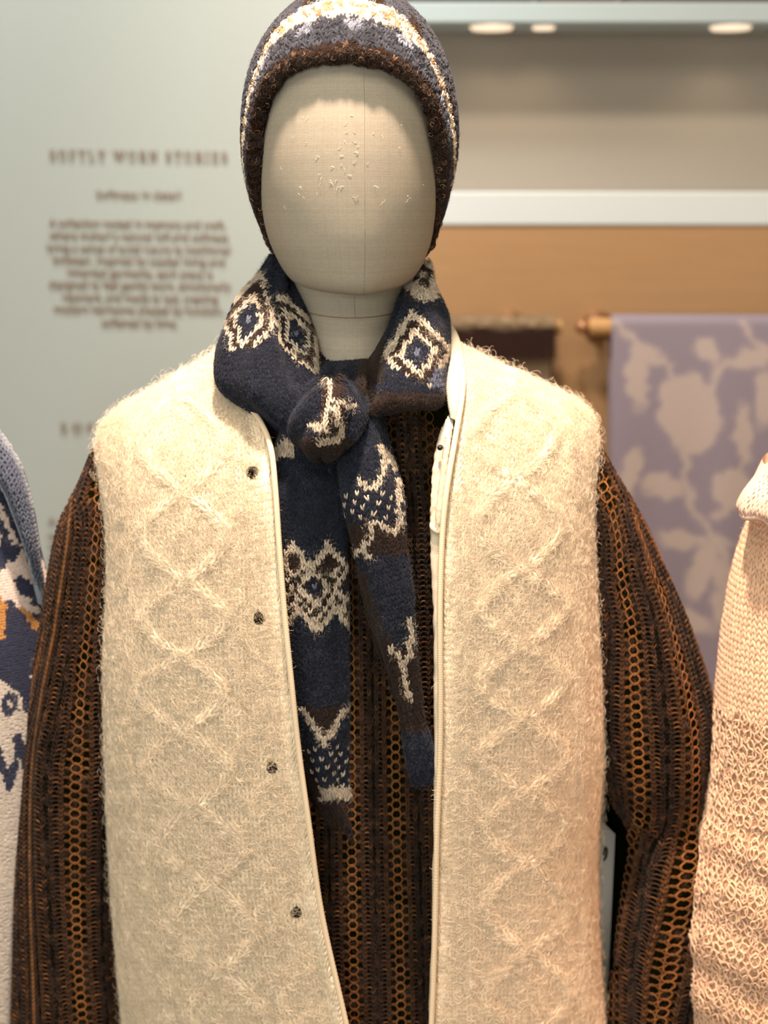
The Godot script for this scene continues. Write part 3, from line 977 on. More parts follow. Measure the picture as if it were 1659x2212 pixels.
func build_sweater() -> void:
	var o := thing("ribbed_sweater", "dark brown ribbed sweater with amber openwork columns under the cream vest", "sweater")
	var deep := func(u, v): return C(20, 13, 10)
	var y := Yarn.new()
	var hair := Yarn.new()
	var body := loft([[610, 735, 905, 735, -0.02, 0.05, 0.05], [540, 790, 960, 790, -0.02, 0.062, 0.055], [420, 850, 1100, 850, -0.02, 0.072, 0.06], [300, 930, 1215, 930, -0.02, 0.080, 0.065], [250, 1030, 1255, 1030, -0.02, 0.085, 0.07], [245, 1200, 1262, 1200, -0.02, 0.09, 0.075],
		[245, 1500, 1270, 1500, -0.02, 0.092, 0.08], [250, 1800, 1262, 1800, -0.02, 0.090, 0.08], [280, 2212, 1270, 2212, -0.02, 0.085, 0.08], [300, 2500, 1280, 2500, -0.02, 0.085, 0.08]], 60, 120, 2.6)
	var p := part("body", mesh_of(body, deep), M.knitbase, o)
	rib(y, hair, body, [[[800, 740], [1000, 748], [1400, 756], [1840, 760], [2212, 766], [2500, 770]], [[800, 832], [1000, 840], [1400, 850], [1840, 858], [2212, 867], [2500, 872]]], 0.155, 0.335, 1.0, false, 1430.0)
	commit(y, "rib_stitches", M.yarn, p)
	commit(hair, "fuzz", M.wool, p)
	var flank := loft([[1200, 1000, 1300, 1000, -0.085, 0.015, 0.02], [1200, 1400, 1330, 1400, -0.085, 0.02, 0.02], [1200, 1700, 1362, 1700, -0.085, 0.02, 0.02], [1200, 2000, 1362, 2000, -0.085, 0.02, 0.02], [1200, 2500, 1362, 2500, -0.085, 0.02, 0.02]], 20, 30)
	part("side_fold", mesh_of(flank, deep), M.knitbase, o)
	var left := loft([[203, 972, 262, 960, -0.035, 0.015, 0.02], [178, 1035, 280, 1035, -0.035, 0.032, 0.035], [150, 1095, 292, 1095, -0.035, 0.042, 0.04], [133, 1140, 296, 1140, -0.035, 0.046, 0.045], [115, 1230, 298, 1230, -0.035, 0.05, 0.05], [100, 1330, 296, 1330, -0.035, 0.052, 0.05],
		[84, 1450, 292, 1450, -0.035, 0.054, 0.05], [70, 1600, 288, 1600, -0.035, 0.055, 0.05], [57, 1750, 284, 1750, -0.035, 0.055, 0.05], [47, 1900, 280, 1900, -0.035, 0.055, 0.05], [40, 2050, 280, 2050, -0.035, 0.055, 0.05], [34, 2212, 282, 2212, -0.035, 0.055, 0.05], [28, 2500, 284, 2500, -0.035, 0.05, 0.05]],
		40, 120, 2.1, 0.0, func(u, v): return 0.0022 * sin(u * 42.0 + 1.5 * sin(v * 5.0)) * smoothstep(0.08, 0.3, v))
	y = Yarn.new()
	hair = Yarn.new()
	p = part("sleeve", mesh_of(left, deep), M.knitbase, o)
	rib(y, hair, left, [[[960, 172], [1155, 150], [1375, 119], [1523, 92], [1700, 72], [1909, 69], [2146, 76], [2500, 84]], [[960, 226], [1209, 203], [1404, 185], [1553, 172], [1731, 163], [1909, 163], [2087, 169], [2212, 178], [2500, 190]]], -0.02, 0.44, 1.0, true)
	commit(y, "rib_stitches", M.yarn, p)
	commit(hair, "fuzz", M.wool, p)
	var right := loft([[1262, 958, 1296, 970, -0.035, 0.015, 0.02], [1258, 1030, 1335, 1035, -0.035, 0.032, 0.035], [1252, 1080, 1364, 1085, -0.035, 0.042, 0.04], [1250, 1150, 1396, 1150, -0.035, 0.048, 0.045], [1250, 1250, 1440, 1250, -0.035, 0.052, 0.05], [1254, 1350, 1482, 1350, -0.035, 0.056, 0.05],
		[1262, 1470, 1522, 1470, -0.035, 0.06, 0.05], [1276, 1580, 1538, 1580, -0.035, 0.06, 0.05], [1292, 1660, 1536, 1650, -0.035, 0.058, 0.05], [1322, 1725, 1524, 1710, -0.035, 0.052, 0.05], [1358, 1780, 1514, 1770, -0.033, 0.050, 0.05], [1364, 1830, 1510, 1830, -0.03, 0.052, 0.05],
		[1352, 1900, 1508, 1900, -0.03, 0.055, 0.05], [1336, 2000, 1506, 2000, -0.03, 0.057, 0.05], [1320, 2120, 1503, 2120, -0.03, 0.058, 0.05], [1310, 2212, 1500, 2212, -0.03, 0.058, 0.05], [1295, 2500, 1490, 2500, -0.03, 0.055, 0.05]],
		40, 140, 2.1, 0.0, func(u, v): return 0.0022 * sin(u * 40.0 + 1.0 + 1.5 * sin(v * 5.0)) * smoothstep(0.08, 0.3, v))
	y = Yarn.new()
	hair = Yarn.new()
	p = part("sleeve", mesh_of(right, deep), M.knitbase, o)
	rib(y, hair, right, [[[960, 1275], [1140, 1330], [1250, 1343], [1350, 1365], [1500, 1373], [1680, 1380], [1760, 1382], [1850, 1366], [1950, 1348], [2060, 1335], [2150, 1326], [2500, 1310]], [[960, 1292], [1060, 1348], [1180, 1388], [1350, 1445], [1550, 1490], [1650, 1500], [1750, 1498], [1850, 1488], [1950, 1474], [2060, 1452], [2212, 1425], [2500, 1400]]], 0.03, 0.52, 1.15)
	commit(y, "rib_stitches", M.yarn, p)
	commit(hair, "fuzz", M.wool, p)

# ---------------------------------------------------------------- the cream vest
# rows: [side x, side y, opening x, opening y, z at the side, z at the opening]
func front(rows: Array, mirror: bool) -> Sheet:
	var s := Sheet.new()
	s.nu = 110
	s.nv = 260
	for j in s.nv:
		var r := cr(rows, j / (s.nv - 1.0))
		for i in s.nu:
			var f := i / (s.nu - 1.0)
			if mirror: f = 1.0 - f
			var t := (f - 0.13) / 0.87
			if t < 0.0:                              # the armhole edge turns back
				var a := -t / 0.1494 * PI / 2.0
				var q := P(r[0], r[1], r[4])
				s.p.append(q + Vector3((-0.010 if mirror else 0.010) * (1.0 - cos(a)), 0, -0.030 * sin(a)))
			else:
				var k := t * t * (3.0 - 2.0 * t) * 0.35 + t * 0.65
				var z: float = r[4] + (r[5] - r[4]) * pow(1.0 - pow(1.0 - k, 2.3), 1.0 / 2.3)
				s.p.append(P(lerpf(r[0], r[2], k), lerpf(r[1], r[3], t), z))
	return s

func cable(p: Vector2, cross: Array, centre: Array, wide: float) -> Array:   # [height of the ridge 0..1, slope of the ridge]
	var i := 0
	while i < cross.size() - 2 and p.y > cross[i + 1]: i += 1
	var t: float = clampf((p.y - cross[i]) / (cross[i + 1] - cross[i]), 0, 1)
	var a := wide * sin(PI * t)
	var da: float = wide * PI * cos(PI * t) / (cross[i + 1] - cross[i])
	var x := p.x - lut(centre, p.y)
	var best := minf(absf(x - a), absf(x + a))
	var h := exp(-pow(best / 12.0, 2.0))
	var sgn := 1.0 if absf(x - a) < absf(x + a) else -1.0
	var inner := 0.25 * exp(-pow(x / maxf(a * 0.5, 1.0), 2.0)) if absf(x) < a else 0.0
	var rail := exp(-pow((absf(x) - wide - 34.0) / 9.0, 2.0)) * 0.7
	return [maxf(maxf(h, inner), rail), atan(da) * sgn if h > 0.3 else 0.0, h]

func clothe(p: Node3D, s: Sheet, f0: float, f1: float, cross: Array, centre: Array, holes: Array) -> void:
	var cream := C(250, 234, 207)
	var y := Yarn.new()
	var hair := Yarn.new()
	var away := func(q: Vector2, r: float) -> bool:
		for h in holes:
			if Vector2((q.x - h.x) / 13.0, (q.y - h.y) / 19.0).length() < r: return false
		return true
	lay(y, s, 0.0 if f0 == 0.0 else 0.015, 1.0 if f1 == 1.0 else 0.985, 0.0050, 0.0052, func(i, j, u, v):
		var q := Q(s.at(u, v))
		if not away.call(q, 1.0): return null
		var c := cable(q, cross, centre, 88.0)
		var big: float = 1.0 + 0.12 * c[2]
		return [shape.vee, dim(cream, rng.randf_range(0.76, 1.02)), 0.0056 * big, 0.0068 * big, 0.0042, c[1] * 0.9 + rng.randfn() * 0.1, -0.0002 + 0.0006 * c[0]])
	commit(y, "knit_stitches", M.yarn, p)
	lay(hair, s, f0, f1, 0.0070, 0.0070, func(i, j, u, v):
		var q := Q(s.at(u, v))
		if not away.call(q, 2.0): return null
		var c := cable(q, cross, centre, 88.0)
		var ridge: bool = c[2] > 0.35
		return [pick(shape.combed if ridge else shape.mohair), dim(cream, rng.randf_range(0.85, 1.02)), 0.0090, 0.0090, 0.0080, (c[1] + rng.randfn() * 0.2) if ridge else rng.randf() * TAU, 0.0012 + 0.0010 * c[0]], 0.6)
	lay(hair, s, f0, f1, 0.0095, 0.0095, func(i, j, u, v): return [pick(shape.halo), cream, 0.011, 0.011, 0.011, rng.randf() * TAU, 0.001] if away.call(Q(s.at(u, v)), 1.6) else null, 0.6)
	commit(hair, "mohair", M.mohair, p)

func piping(pts: Array, r: float, n: int) -> ArrayMesh:   # an oversewn edge: a cord ringed by thread
	var so := Soup.new()
	var q := smooth(pts, n)
	var rr := []
	for k in n: rr.append(r * (1.0 if k % 2 == 0 else 0.86))
	so.tube(q, rr, 10)
	return so.mesh()

func build_vest() -> void:
	var o := thing("knitted_vest", "fluffy cream mohair vest with raised diamond cables hanging open on the mannequin", "vest")
	var lrows := [[240, 900, 480, 742, -0.025, -0.022], [218, 930, 512, 800, -0.025, 0.020], [208, 985, 548, 880, -0.025, 0.052], [212, 1060, 580, 960, -0.025, 0.076], [220, 1150, 592, 1090, -0.025, 0.092], [220, 1280, 604, 1240, -0.025, 0.100], [212, 1430, 620, 1410, -0.025, 0.104], [214, 1580, 636, 1570, -0.025, 0.105],
		[222, 1760, 662, 1760, -0.025, 0.104], [238, 1980, 692, 1980, -0.025, 0.102], [262, 2212, 744, 2212, -0.025, 0.100], [290, 2480, 806, 2480, -0.025, 0.098]]
	var rrows := [[1258, 876, 985, 732, -0.025, -0.022], [1280, 908, 994, 780, -0.025, 0.014], [1291, 970, 996, 850, -0.025, 0.044], [1289, 1050, 984, 950, -0.025, 0.068], [1289, 1150, 966, 1090, -0.025, 0.086], [1296, 1300, 958, 1260, -0.025, 0.096], [1304, 1450, 957, 1430, -0.025, 0.100], [1309, 1600, 955, 1590, -0.025, 0.101],
		[1300, 1720, 951, 1720, -0.025, 0.101], [1290, 1850, 948, 1850, -0.025, 0.100], [1292, 2000, 946, 2000, -0.025, 0.099], [1308, 2212, 940, 2212, -0.025, 0.098], [1330, 2480, 930, 2480, -0.025, 0.096]]
	var lcross := [860, 1064, 1254, 1416, 1576, 1742, 1907, 2097, 2280, 2480]
	var lmid := [[860, 395], [1064, 398], [1254, 402], [1576, 398], [1907, 452], [2097, 478], [2480, 540]]
	var rcross := [850, 1035, 1230, 1392, 1551, 1706, 1861, 2052, 2240, 2480]
	var rmid := [[850, 1110], [1035, 1110], [1230, 1126], [1551, 1128], [1861, 1136], [2480, 1140]]
	var ls := front(lrows, false)
	var rs := front(rrows, true)
	push(ls, func(u, v): return 0.0017 * cable(Q(ls.at(u, v)), lcross, lmid, 88.0)[0] * smoothstep(0.02, 0.1, v))
	push(rs, func(u, v): return 0.0017 * cable(Q(rs.at(u, v)), rcross, rmid, 88.0)[0] * smoothstep(0.02, 0.1, v))
	var base := func(u, v): return C(206, 177, 130)
	var holes := [Vector2(545, 1020), Vector2(559, 1333), Vector2(588, 1655), Vector2(641, 1970)]
	var p := part("front_panel", mesh_of(ls, base), M.knitbase, o)
	clothe(p, ls, 0.0, 0.935, lcross, lmid, holes)
	p = part("front_panel", mesh_of(rs, base), M.knitbase, o)
	clothe(p, rs, 0.065, 1.0, rcross, rmid, [])
	# the back, seen only past the neck and arms
	var back := Sheet.new()
	back.nu = 60
	back.nv = 60
	for j in 60:
		var v := j / 59.0
		var a := ls.at(0.0, v)
		var b := rs.at(1.0, v)
		for i in 60:
			var t := i / 59.0
			var high := 0.0
			if v < 0.2: high = (1.0 - v / 0.2) * 0.052 * (1.0 - pow(absf(2.0 * t - 1.0), 1.3))
			var q := b.lerp(a, t)
			back.p.append(q + Vector3(0, high, -0.075 * pow(maxf(1.0 - pow(absf(2.0 * t - 1.0), 2.3), 0.0), 1.0 / 2.3) * smoothstep(0.0, 0.25, v) - 0.002))
	part("back_panel", mesh_of(back, base), M.knitbase, o)
	# bound edges
	var lp := []
	for k in [[528, 868, 0.046], [560, 912, 0.064], [582, 970, 0.079], [592, 1060, 0.090], [600, 1180, 0.098], [612, 1330, 0.103], [627, 1480, 0.106], [642, 1620, 0.106], [664, 1780, 0.106], [692, 1975, 0.104], [742, 2200, 0.102], [806, 2480, 0.100]]: lp.append(P(k[0] + 3, k[1], k[2] + 0.005))
	part("bound_edge", piping(lp, 0.0026, 620), M.binding, o)
	var rp := []
	for k in [[990, 742, -0.006], [1001, 790, 0.022], [1000, 850, 0.048], [984, 950, 0.072], [966, 1060, 0.087], [956, 1168, 0.094], [952, 1290, 0.099], [952, 1400, 0.102], [953, 1520, 0.103], [951, 1650, 0.103], [945, 1800, 0.103], [942, 1950, 0.102], [938, 2100, 0.101], [931, 2260, 0.100], [920, 2480, 0.098]]: rp.append(P(k[0] - 1, k[1], k[2] + 0.004))
	part("bound_edge", piping(rp, 0.0026, 640), M.binding, o)
	# facing tape folded behind the right-hand edge
	var tape := loft([[972, 893, 984, 893, 0.052, 0.002, 0.002], [952, 930, 978, 930, 0.062, 0.003, 0.003], [938, 985, 970, 985, 0.071, 0.003, 0.003], [931, 1060, 962, 1060, 0.079, 0.003, 0.003], [929, 1130, 954, 1130, 0.085, 0.003, 0.003], [932, 1230, 952, 1230, 0.090, 0.003, 0.003], [937, 1380, 951, 1380, 0.095, 0.003, 0.003],
		[938, 1600, 951, 1600, 0.097, 0.003, 0.003], [936, 1850, 944, 1850, 0.097, 0.003, 0.003], [928, 2150, 938, 2150, 0.096, 0.003, 0.003], [916, 2480, 924, 2480, 0.094, 0.003, 0.003]], 12, 160, 2.4, 0.0, func(u, v): return 0.0012 * noise.get_noise_2d(u * 40.0, v * 500.0))
	part("facing_tape", mesh_of(tape), M.tape, o).set_meta("label", "smooth satin facing tape behind the edge")
	var fold := Soup.new()
	fold.tube(smooth([P(930, 1128, 0.086), P(934, 1140, 0.090), P(942, 1148, 0.091), P(950, 1152, 0.090)], 12), [0.0004, 0.0012, 0.0018, 0.002, 0.0022, 0.0022, 0.0022, 0.002, 0.0018, 0.0014, 0.001, 0.0004], 8)
	part("tape_fold", fold.mesh(), M.tape, o)
	var flap := loft([[962, 944, 974, 936, 0.071, 0.003, 0.001], [958, 965, 974, 955, 0.075, 0.004, 0.001], [953, 1000, 969, 1000, 0.080, 0.004, 0.001], [946, 1060, 963, 1060, 0.086, 0.003, 0.001], [941, 1110, 957, 1110, 0.090, 0.0025, 0.001], [942, 1150, 952, 1150, 0.092, 0.001, 0.001]], 12, 60, 2.2, 0.0, func(u, v): return 0.0006 * noise.get_noise_2d(u * 60.0, v * 300.0))
	part("snap_tape", mesh_of(flap), M.tape, o)
	var stud := Soup.new()
	var sp := P(952, 967, 0.079)
	stud.tube([sp + Vector3(0, 0, -0.002), sp + Vector3(-0.0006, 0, 0.0008), sp + Vector3(-0.0008, 0, 0.0014)], [0.0022, 0.0022, 0.0014], 16)
	part("snap", stud.mesh(), M.dark, o).set_meta("label", "small dark metal press stud")
	# ribbed stand collar beside the scarf
	var col := loft([[955, 690, 972, 694, -0.018, 0.006, 0.006], [956, 712, 988, 720, -0.004, 0.008, 0.008], [957, 750, 1000, 755, 0.010, 0.009, 0.009], [959, 790, 1006, 795, 0.026, 0.009, 0.009], [962, 835, 1006, 838, 0.040, 0.008, 0.008], [967, 875, 998, 875, 0.052, 0.006, 0.006], [973, 902, 990, 908, 0.060, 0.002, 0.002]], 24, 160, 2.2, 0.0,
		func(u, v): return 0.00018 * sin(v * 330.0))
	part("collar", mesh_of(col), M.ribbed, o)
	var lcol := loft([[476, 735, 500, 730, -0.018, 0.005, 0.006], [500, 800, 530, 795, 0.022, 0.005, 0.006], [528, 860, 552, 868, 0.045, 0.005, 0.006], [545, 890, 556, 900, 0.056, 0.004, 0.004]], 16, 90, 2.2, 0.0, func(u, v): return 0.00018 * sin(v * 220.0))
	part("collar", mesh_of(lcol), M.ribbed, o)
	# snaps sunk in the pile of the left-hand front
	for h in holes:
		var best := Vector2.ZERO
		var err := 1e9
		for a in 60:
			for b in 200:
				var q := Q(ls.at(0.6 + a * 0.0066, 0.1 + b * 0.0042)).distance_squared_to(h)
				if q < err:
					err = q
					best = Vector2(0.6 + a * 0.0066, 0.1 + b * 0.0042)
		var c := ls.at(best.x, best.y)
		var n := ls.dv(best.x, best.y).cross(ls.du(best.x, best.y)).normalized()
		var so := Soup.new()
		so.tube([c - n * 0.002, c + n * 0.0012, c + n * 0.0020], [0.0050, 0.0050, 0.0034], 20, C(62, 54, 46))
		so.tube([c + n * 0.0018, c + n * 0.0032, c + n * 0.0036], [0.0022, 0.0020, 0.0010], 14, C(40, 36, 32))
		var b := part("snap_button", so.mesh(), M.knitbase, o)
		b.set_meta("label", "dark snap button sunk in the cream pile")
		var few := Yarn.new()
		for k in 9:
			var t := TAU * k / 9.0
			piece(few, ls, best.x + 0.042 * cos(t), best.y + 0.019 * sin(t), [pick(shape.mohair), C(236, 222, 194), 0.0042, 0.0042, 0.0042, rng.randf() * TAU, 0.0022])
		piece(few, ls, best.x, best.y, [pick(shape.halo), C(190, 176, 150), 0.006, 0.006, 0.004, rng.randf() * TAU, 0.0034])
		commit(few, "mohair", M.mohair, o)
	# price card
	var tag := thing("hang_tag", "white price card, shade put into its colour, hanging between the vest and the brown sleeve", "tag")
	var st := SurfaceTool.new()
	st.begin(Mesh.PRIMITIVE_TRIANGLES)
	var out := [P(1262, 1770, -0.045), P(1296, 1770, -0.045), P(1329, 1802, -0.047), P(1308, 2240, -0.047), P(1290, 2480, -0.047), P(1240, 2480, -0.045)]
	var th := Vector3(0, 0, -0.0008)
	for k in range(1, out.size() - 1):
		for q in [out[0], out[k], out[k + 1]]: st.add_vertex(q)
		for q in [out[0], out[k + 1], out[k]]: st.add_vertex(q + th)
	for k in out.size():
		var a: Vector3 = out[k]
		var b: Vector3 = out[(k + 1) % out.size()]
		for q in [a, a + th, b, b, a + th, b + th]: st.add_vertex(q)
	st.set_smooth_group(-1)
	st.generate_normals()
	part("card", st.commit(), M.card, tag)
	var hole := Soup.new()
	hole.tube(smooth([P(1303, 1846, -0.046), P(1307, 1832, -0.045), P(1311, 1836, -0.045), P(1309, 1850, -0.045), P(1304, 1858, -0.046)], 14), 0.0012, 8)
	part("cord", hole.mesh(), M.dark, tag)

# ---------------------------------------------------------------- the scarf
func isle(d: float, e: float) -> int:                # 0 blue, 1 cream, 2 brown, 3 light blue: one diamond, d columns and e rows from its middle
	var k := absf(d) + absf(e) * 0.72
	if k < 0.6: return 3
	if k < 2.3: return 0
	if k < 3.4: return 1
	if k < 4.6: return 2
	if k < 5.7: return 1
	return 0

func isle_band(col: int, row: int, mid: int, half: int) -> int:   # a zigzag band of diamonds
	var e := row - mid
	if absi(e) > half: return 0
	var d := posmod(col, 10) - 5
	var edge := half - 2 - (5 - absi(d)) * 0.9 + 2.4
	if absf(absi(e) - edge) < 0.8: return 1
	if absi(e) > edge: return 0
	var k := absf(d) + absi(e) * 0.9
	if k < 0.6: return 3
	if k < 2.0: return 0
	if k < 3.0: return 2
	if k < 4.1: return 1
	return 2 if posmod(col + row, 4) != 0 else 1

func knit(o: Node3D, s: Sheet, u0: float, u1: float, pat: Callable, size := 0.0039) -> void:
	var tones := [C(26, 30, 41), C(192, 178, 158), C(44, 33, 28), C(92, 98, 116)]
	var y := Yarn.new()
	var hair := Yarn.new()
	lay(y, s, u0, u1, size, size, func(i, j, u, v):
		var k: int = pat.call(i, j, u, v)
		var c := dim(tones[k], rng.randf_range(0.7, 1.15))
		return [shape.vee if k == 1 else shape.fat, c, size * 1.05, size * 1.35, 0.0034, rng.randfn() * 0.22, 0.0004 if k == 1 else 0.0002], 0.16)
	lay(hair, s, u0, u1, 0.0040, 0.0040, func(i, j, u, v):
		var k: int = pat.call(1, 0, u, v)
		return [pick(shape.wool), dim(tones[k], rng.randf_range(0.8, 1.5)) if k else dim(tones[0].lerp(C(52, 57, 70), 0.5), rng.randf_range(0.4, 2.6)), 0.0056, 0.0056, 0.0056, rng.randf() * TAU, 0.0009], 0.6)
	commit(y, "knit_stitches", M.yarn, o)
	commit(hair, "fuzz", M.wool, o)

func build_scarf() -> void:
	var o := thing("neck_scarf", "navy patterned wool kerchief knotted at the mannequin's neck with two hanging tails", "scarf")
	var under := func(u, v): return C(30, 34, 50)
	# left half of the collar: from behind the neck down to the knot
	var a := loft([[590, 556, 606, 560, -0.025, 0.006, 0.02], [560, 600, 628, 610, -0.012, 0.022, 0.03], [522, 640, 648, 655, 0.0, 0.034, 0.035], [488, 700, 678, 715, 0.012, 0.042, 0.03], [470, 760, 695, 765, 0.024, 0.046, 0.03], [478, 830, 705, 800, 0.035, 0.046, 0.028], [540, 880, 712, 830, 0.046, 0.040, 0.025], [610, 925, 715, 855, 0.056, 0.032, 0.02], [660, 930, 725, 880, 0.066, 0.024, 0.015]],
		44, 110, 2.1, 0.0, func(u, v): return -0.006 * exp(-pow((u - 0.27 - 0.1 * v) / 0.028, 2.0)) * smoothstep(0.05, 0.3, v) + 0.002 * sin(u * 40.0 + v * 9.0))
	var p := part("collar_fold", mesh_of(a, under), M.knitbase, o)
	knit(p, a, -0.02, 0.52, func(i, j, u, v):
		var w := Q(a.at(u, v))
		var d1 := (w - Vector2(538, 692)).rotated(-0.25) / 11.0
		var d2 := (w - Vector2(640, 722)).rotated(0.45) / 10.0
		if w.y < 756 - (w.x - 490) * 0.05 and w.x < 598: return isle(d1.x, d1.y * 0.8)
		if d2.length() < 9.5 and w.x > 596: return isle(d2.x * 1.2, d2.y * 0.75)
		return 0)
	# right half
	var b := loft([[905, 562, 926, 566, -0.025, 0.006, 0.02], [884, 605, 934, 612, -0.012, 0.020, 0.03], [862, 645, 950, 650, 0.0, 0.030, 0.035], [838, 700, 964, 690, 0.010, 0.038, 0.03], [812, 745, 966, 750, 0.022, 0.042, 0.03], [790, 790, 962, 810, 0.034, 0.044, 0.028], [780, 835, 956, 868, 0.046, 0.040, 0.025], [775, 860, 900, 872, 0.054, 0.030, 0.02], [765, 880, 830, 890, 0.060, 0.02, 0.015]],
		44, 110, 2.1, 0.0, func(u, v): return -0.004 * exp(-pow((u - 0.10 - 0.05 * v) / 0.025, 2.0)) * smoothstep(0.1, 0.3, v) + 0.0015 * sin(u * 36.0 - v * 8.0))
	p = part("collar_fold", mesh_of(b, under), M.knitbase, o)
	knit(p, b, -0.02, 0.52, func(i, j, u, v):
		var w := Q(b.at(u, v))
		var d1 := (w - Vector2(902, 764)).rotated(0.12) / Vector2(12.0, 12.5)
		var d2 := (w - Vector2(912, 596)).rotated(0.3) / 10.0
		var d3 := (w - Vector2(952, 820)) / 11.0
		if w.x < 832 and w.y < 830: return 2
		if d3.length() < 2.2: return 3
		if d1.length() < 8.0 and w.y < 822 + (w.x - 900) * 0.5: return isle(d1.x * 0.9, d1.y)
		if d2.length() < 6.0: return 2 if isle(d2.x, d2.y) == 0 else 1
		return 0 if w.y < 850 else 2)
	# folds at the throat
	var c := loft([[698, 776, 806, 766, 0.020, 0.020, 0.02], [690, 800, 812, 790, 0.036, 0.026, 0.02], [690, 830, 806, 822, 0.050, 0.030, 0.02], [700, 870, 798, 862, 0.060, 0.028, 0.02]], 30, 50, 2.1, 0.0, func(u, v): return 0.0035 * sin(u * 62.0) * smoothstep(0.05, 0.6, v))
	p = part("throat_fold", mesh_of(c, under), M.knitbase, o)
	knit(p, c, 0.0, 0.5, func(i, j, u, v): return 0 if u < 0.31 else 2)
	# the knot
	var k := loft([[690, 822, 735, 815, 0.078, 0.012, 0.02], [655, 850, 772, 838, 0.078, 0.026, 0.025], [632, 890, 788, 874, 0.078, 0.034, 0.03], [630, 925, 784, 915, 0.078, 0.036, 0.03], [642, 955, 768, 950, 0.078, 0.032, 0.03], [668, 978, 745, 974, 0.076, 0.020, 0.02], [690, 988, 722, 986, 0.074, 0.006, 0.01]],
		40, 80, 2.0, 0.0, func(u, v): return 0.002 * sin(u * 34.0 + v * 12.0) - 0.003 * exp(-pow((u - 0.36) / 0.03, 2.0)))
	p = part("knot", mesh_of(k, under), M.knitbase, o)
	knit(p, k, -0.02, 0.52, func(i, j, u, v):
		var w := Q(k.at(u, v))
		for q in [[705, 822, 712, 870], [712, 870, 700, 925], [700, 925, 672, 920], [722, 868, 765, 880], [722, 880, 735, 930], [735, 930, 728, 950], [728, 950, 690, 955]]:
			if seg(w, Vector2(q[0], q[1]), Vector2(q[2], q[3])) < 6.5: return 1
		if w.x > 690 and w.x < 742 and w.y < 955: return 2
		return 2 if w.y > 945 else 0)
	# left tail
	var t := loft([[610, 930, 690, 925, 0.066, 0.02, 0.012], [592, 985, 725, 990, 0.059, 0.0176, 0.012], [588, 1060, 738, 1060, 0.067, 0.0192, 0.012], [592, 1180, 742, 1180, 0.073, 0.0176, 0.012], [606, 1340, 744, 1340, 0.076, 0.016, 0.012], [622, 1480, 745, 1480, 0.076, 0.0152, 0.012], [640, 1590, 745, 1590, 0.074, 0.0144, 0.012], [664, 1680, 746, 1680, 0.071, 0.0112, 0.01], [702, 1756, 760, 1740, 0.068, 0.0072, 0.008], [738, 1800, 770, 1795, 0.066, 0.004, 0.005], [757, 1822, 768, 1822, 0.065, 0.0016, 0.002]],
		40, 180, 2.4, 0.0, func(u, v): return 0.0025 * sin(u * 26.0 + 0.8) * smoothstep(0.0, 0.2, v))
	p = part("tail", mesh_of(t, under), M.knitbase, o)
	knit(p, t, -0.03, 0.53, func(i, j, u, v):
		var w := Q(t.at(u, v))
		if w.y < 990.0: return 1 if w.x < 640.0 and w.y > 930 + (640 - w.x) * 0.9 else 0
		if w.y > 1155.0 and w.y < 1375.0:
			var x := fposmod(w.x - 632.0 - (w.y - 1165.0) * 0.09, 74.0) / 74.0
			var zig := absf(x - 0.5) * 2.0           # 0 in the middle of a diamond, 1 between two
			var e := w.y - 1268.0
			var topz := -92.0 + 52.0 * absf(fposmod(x + 0.5, 1.0) - 0.5) * 2.0
			var botz := 44.0 + 52.0 * (1.0 - zig)
			if x > 0.0 and e < topz - 11.0 or e > botz + 11.0: return 0
			if absf(e - topz) < 11.0 or absf(e - botz) < 11.0: return 1
			var q := absf(e) / 46.0 + zig
			if q < 0.16: return 3
			if q < 0.48: return 0
			if absf(q - 0.85) < 0.18: return 1
			if absf(q - 1.45) < 0.13: return 1
			return 2
		if w.y > 1525.0:
			var m := w.y - 1525.0
			var x2 := absf(w.x - 701.0)
			if absf(x2 * 1.65 - (78.0 - m)) < 13.0: return 1
			if x2 * 1.65 < 78.0 - m: return 2
			if w.y > 1700.0 and w.y < 1728.0 and w.x > 690: return 1
			if w.y > 1730.0 or w.x < 662.0 + (w.y - 1640.0) * 0.4: return 2
			if w.y > 1610.0 and posmod(i + 2 * j, 5) == 0: return 1
			return 0
		return 0)
	# right tail
	var r := loft([[740, 900, 826, 880, 0.058, 0.018, 0.012], [738, 960, 832, 945, 0.070, 0.018, 0.012], [742, 1030, 856, 1030, 0.080, 0.018, 0.012], [748, 1085, 866, 1085, 0.086, 0.017, 0.012], [770, 1180, 870, 1170, 0.090, 0.015, 0.01], [792, 1290, 884, 1280, 0.092, 0.014, 0.01], [815, 1380, 890, 1375, 0.092, 0.013, 0.01], [846, 1470, 900, 1460, 0.091, 0.010, 0.008], [868, 1560, 912, 1550, 0.090, 0.008, 0.007], [876, 1610, 932, 1610, 0.089, 0.010, 0.008], [888, 1660, 938, 1652, 0.088, 0.010, 0.008], [898, 1690, 928, 1688, 0.087, 0.005, 0.004]],
		36, 170, 2.3, 0.0, func(u, v): return 0.002 * sin(u * 24.0 + v * 6.0))
	p = part("tail", mesh_of(r, under), M.knitbase, o)
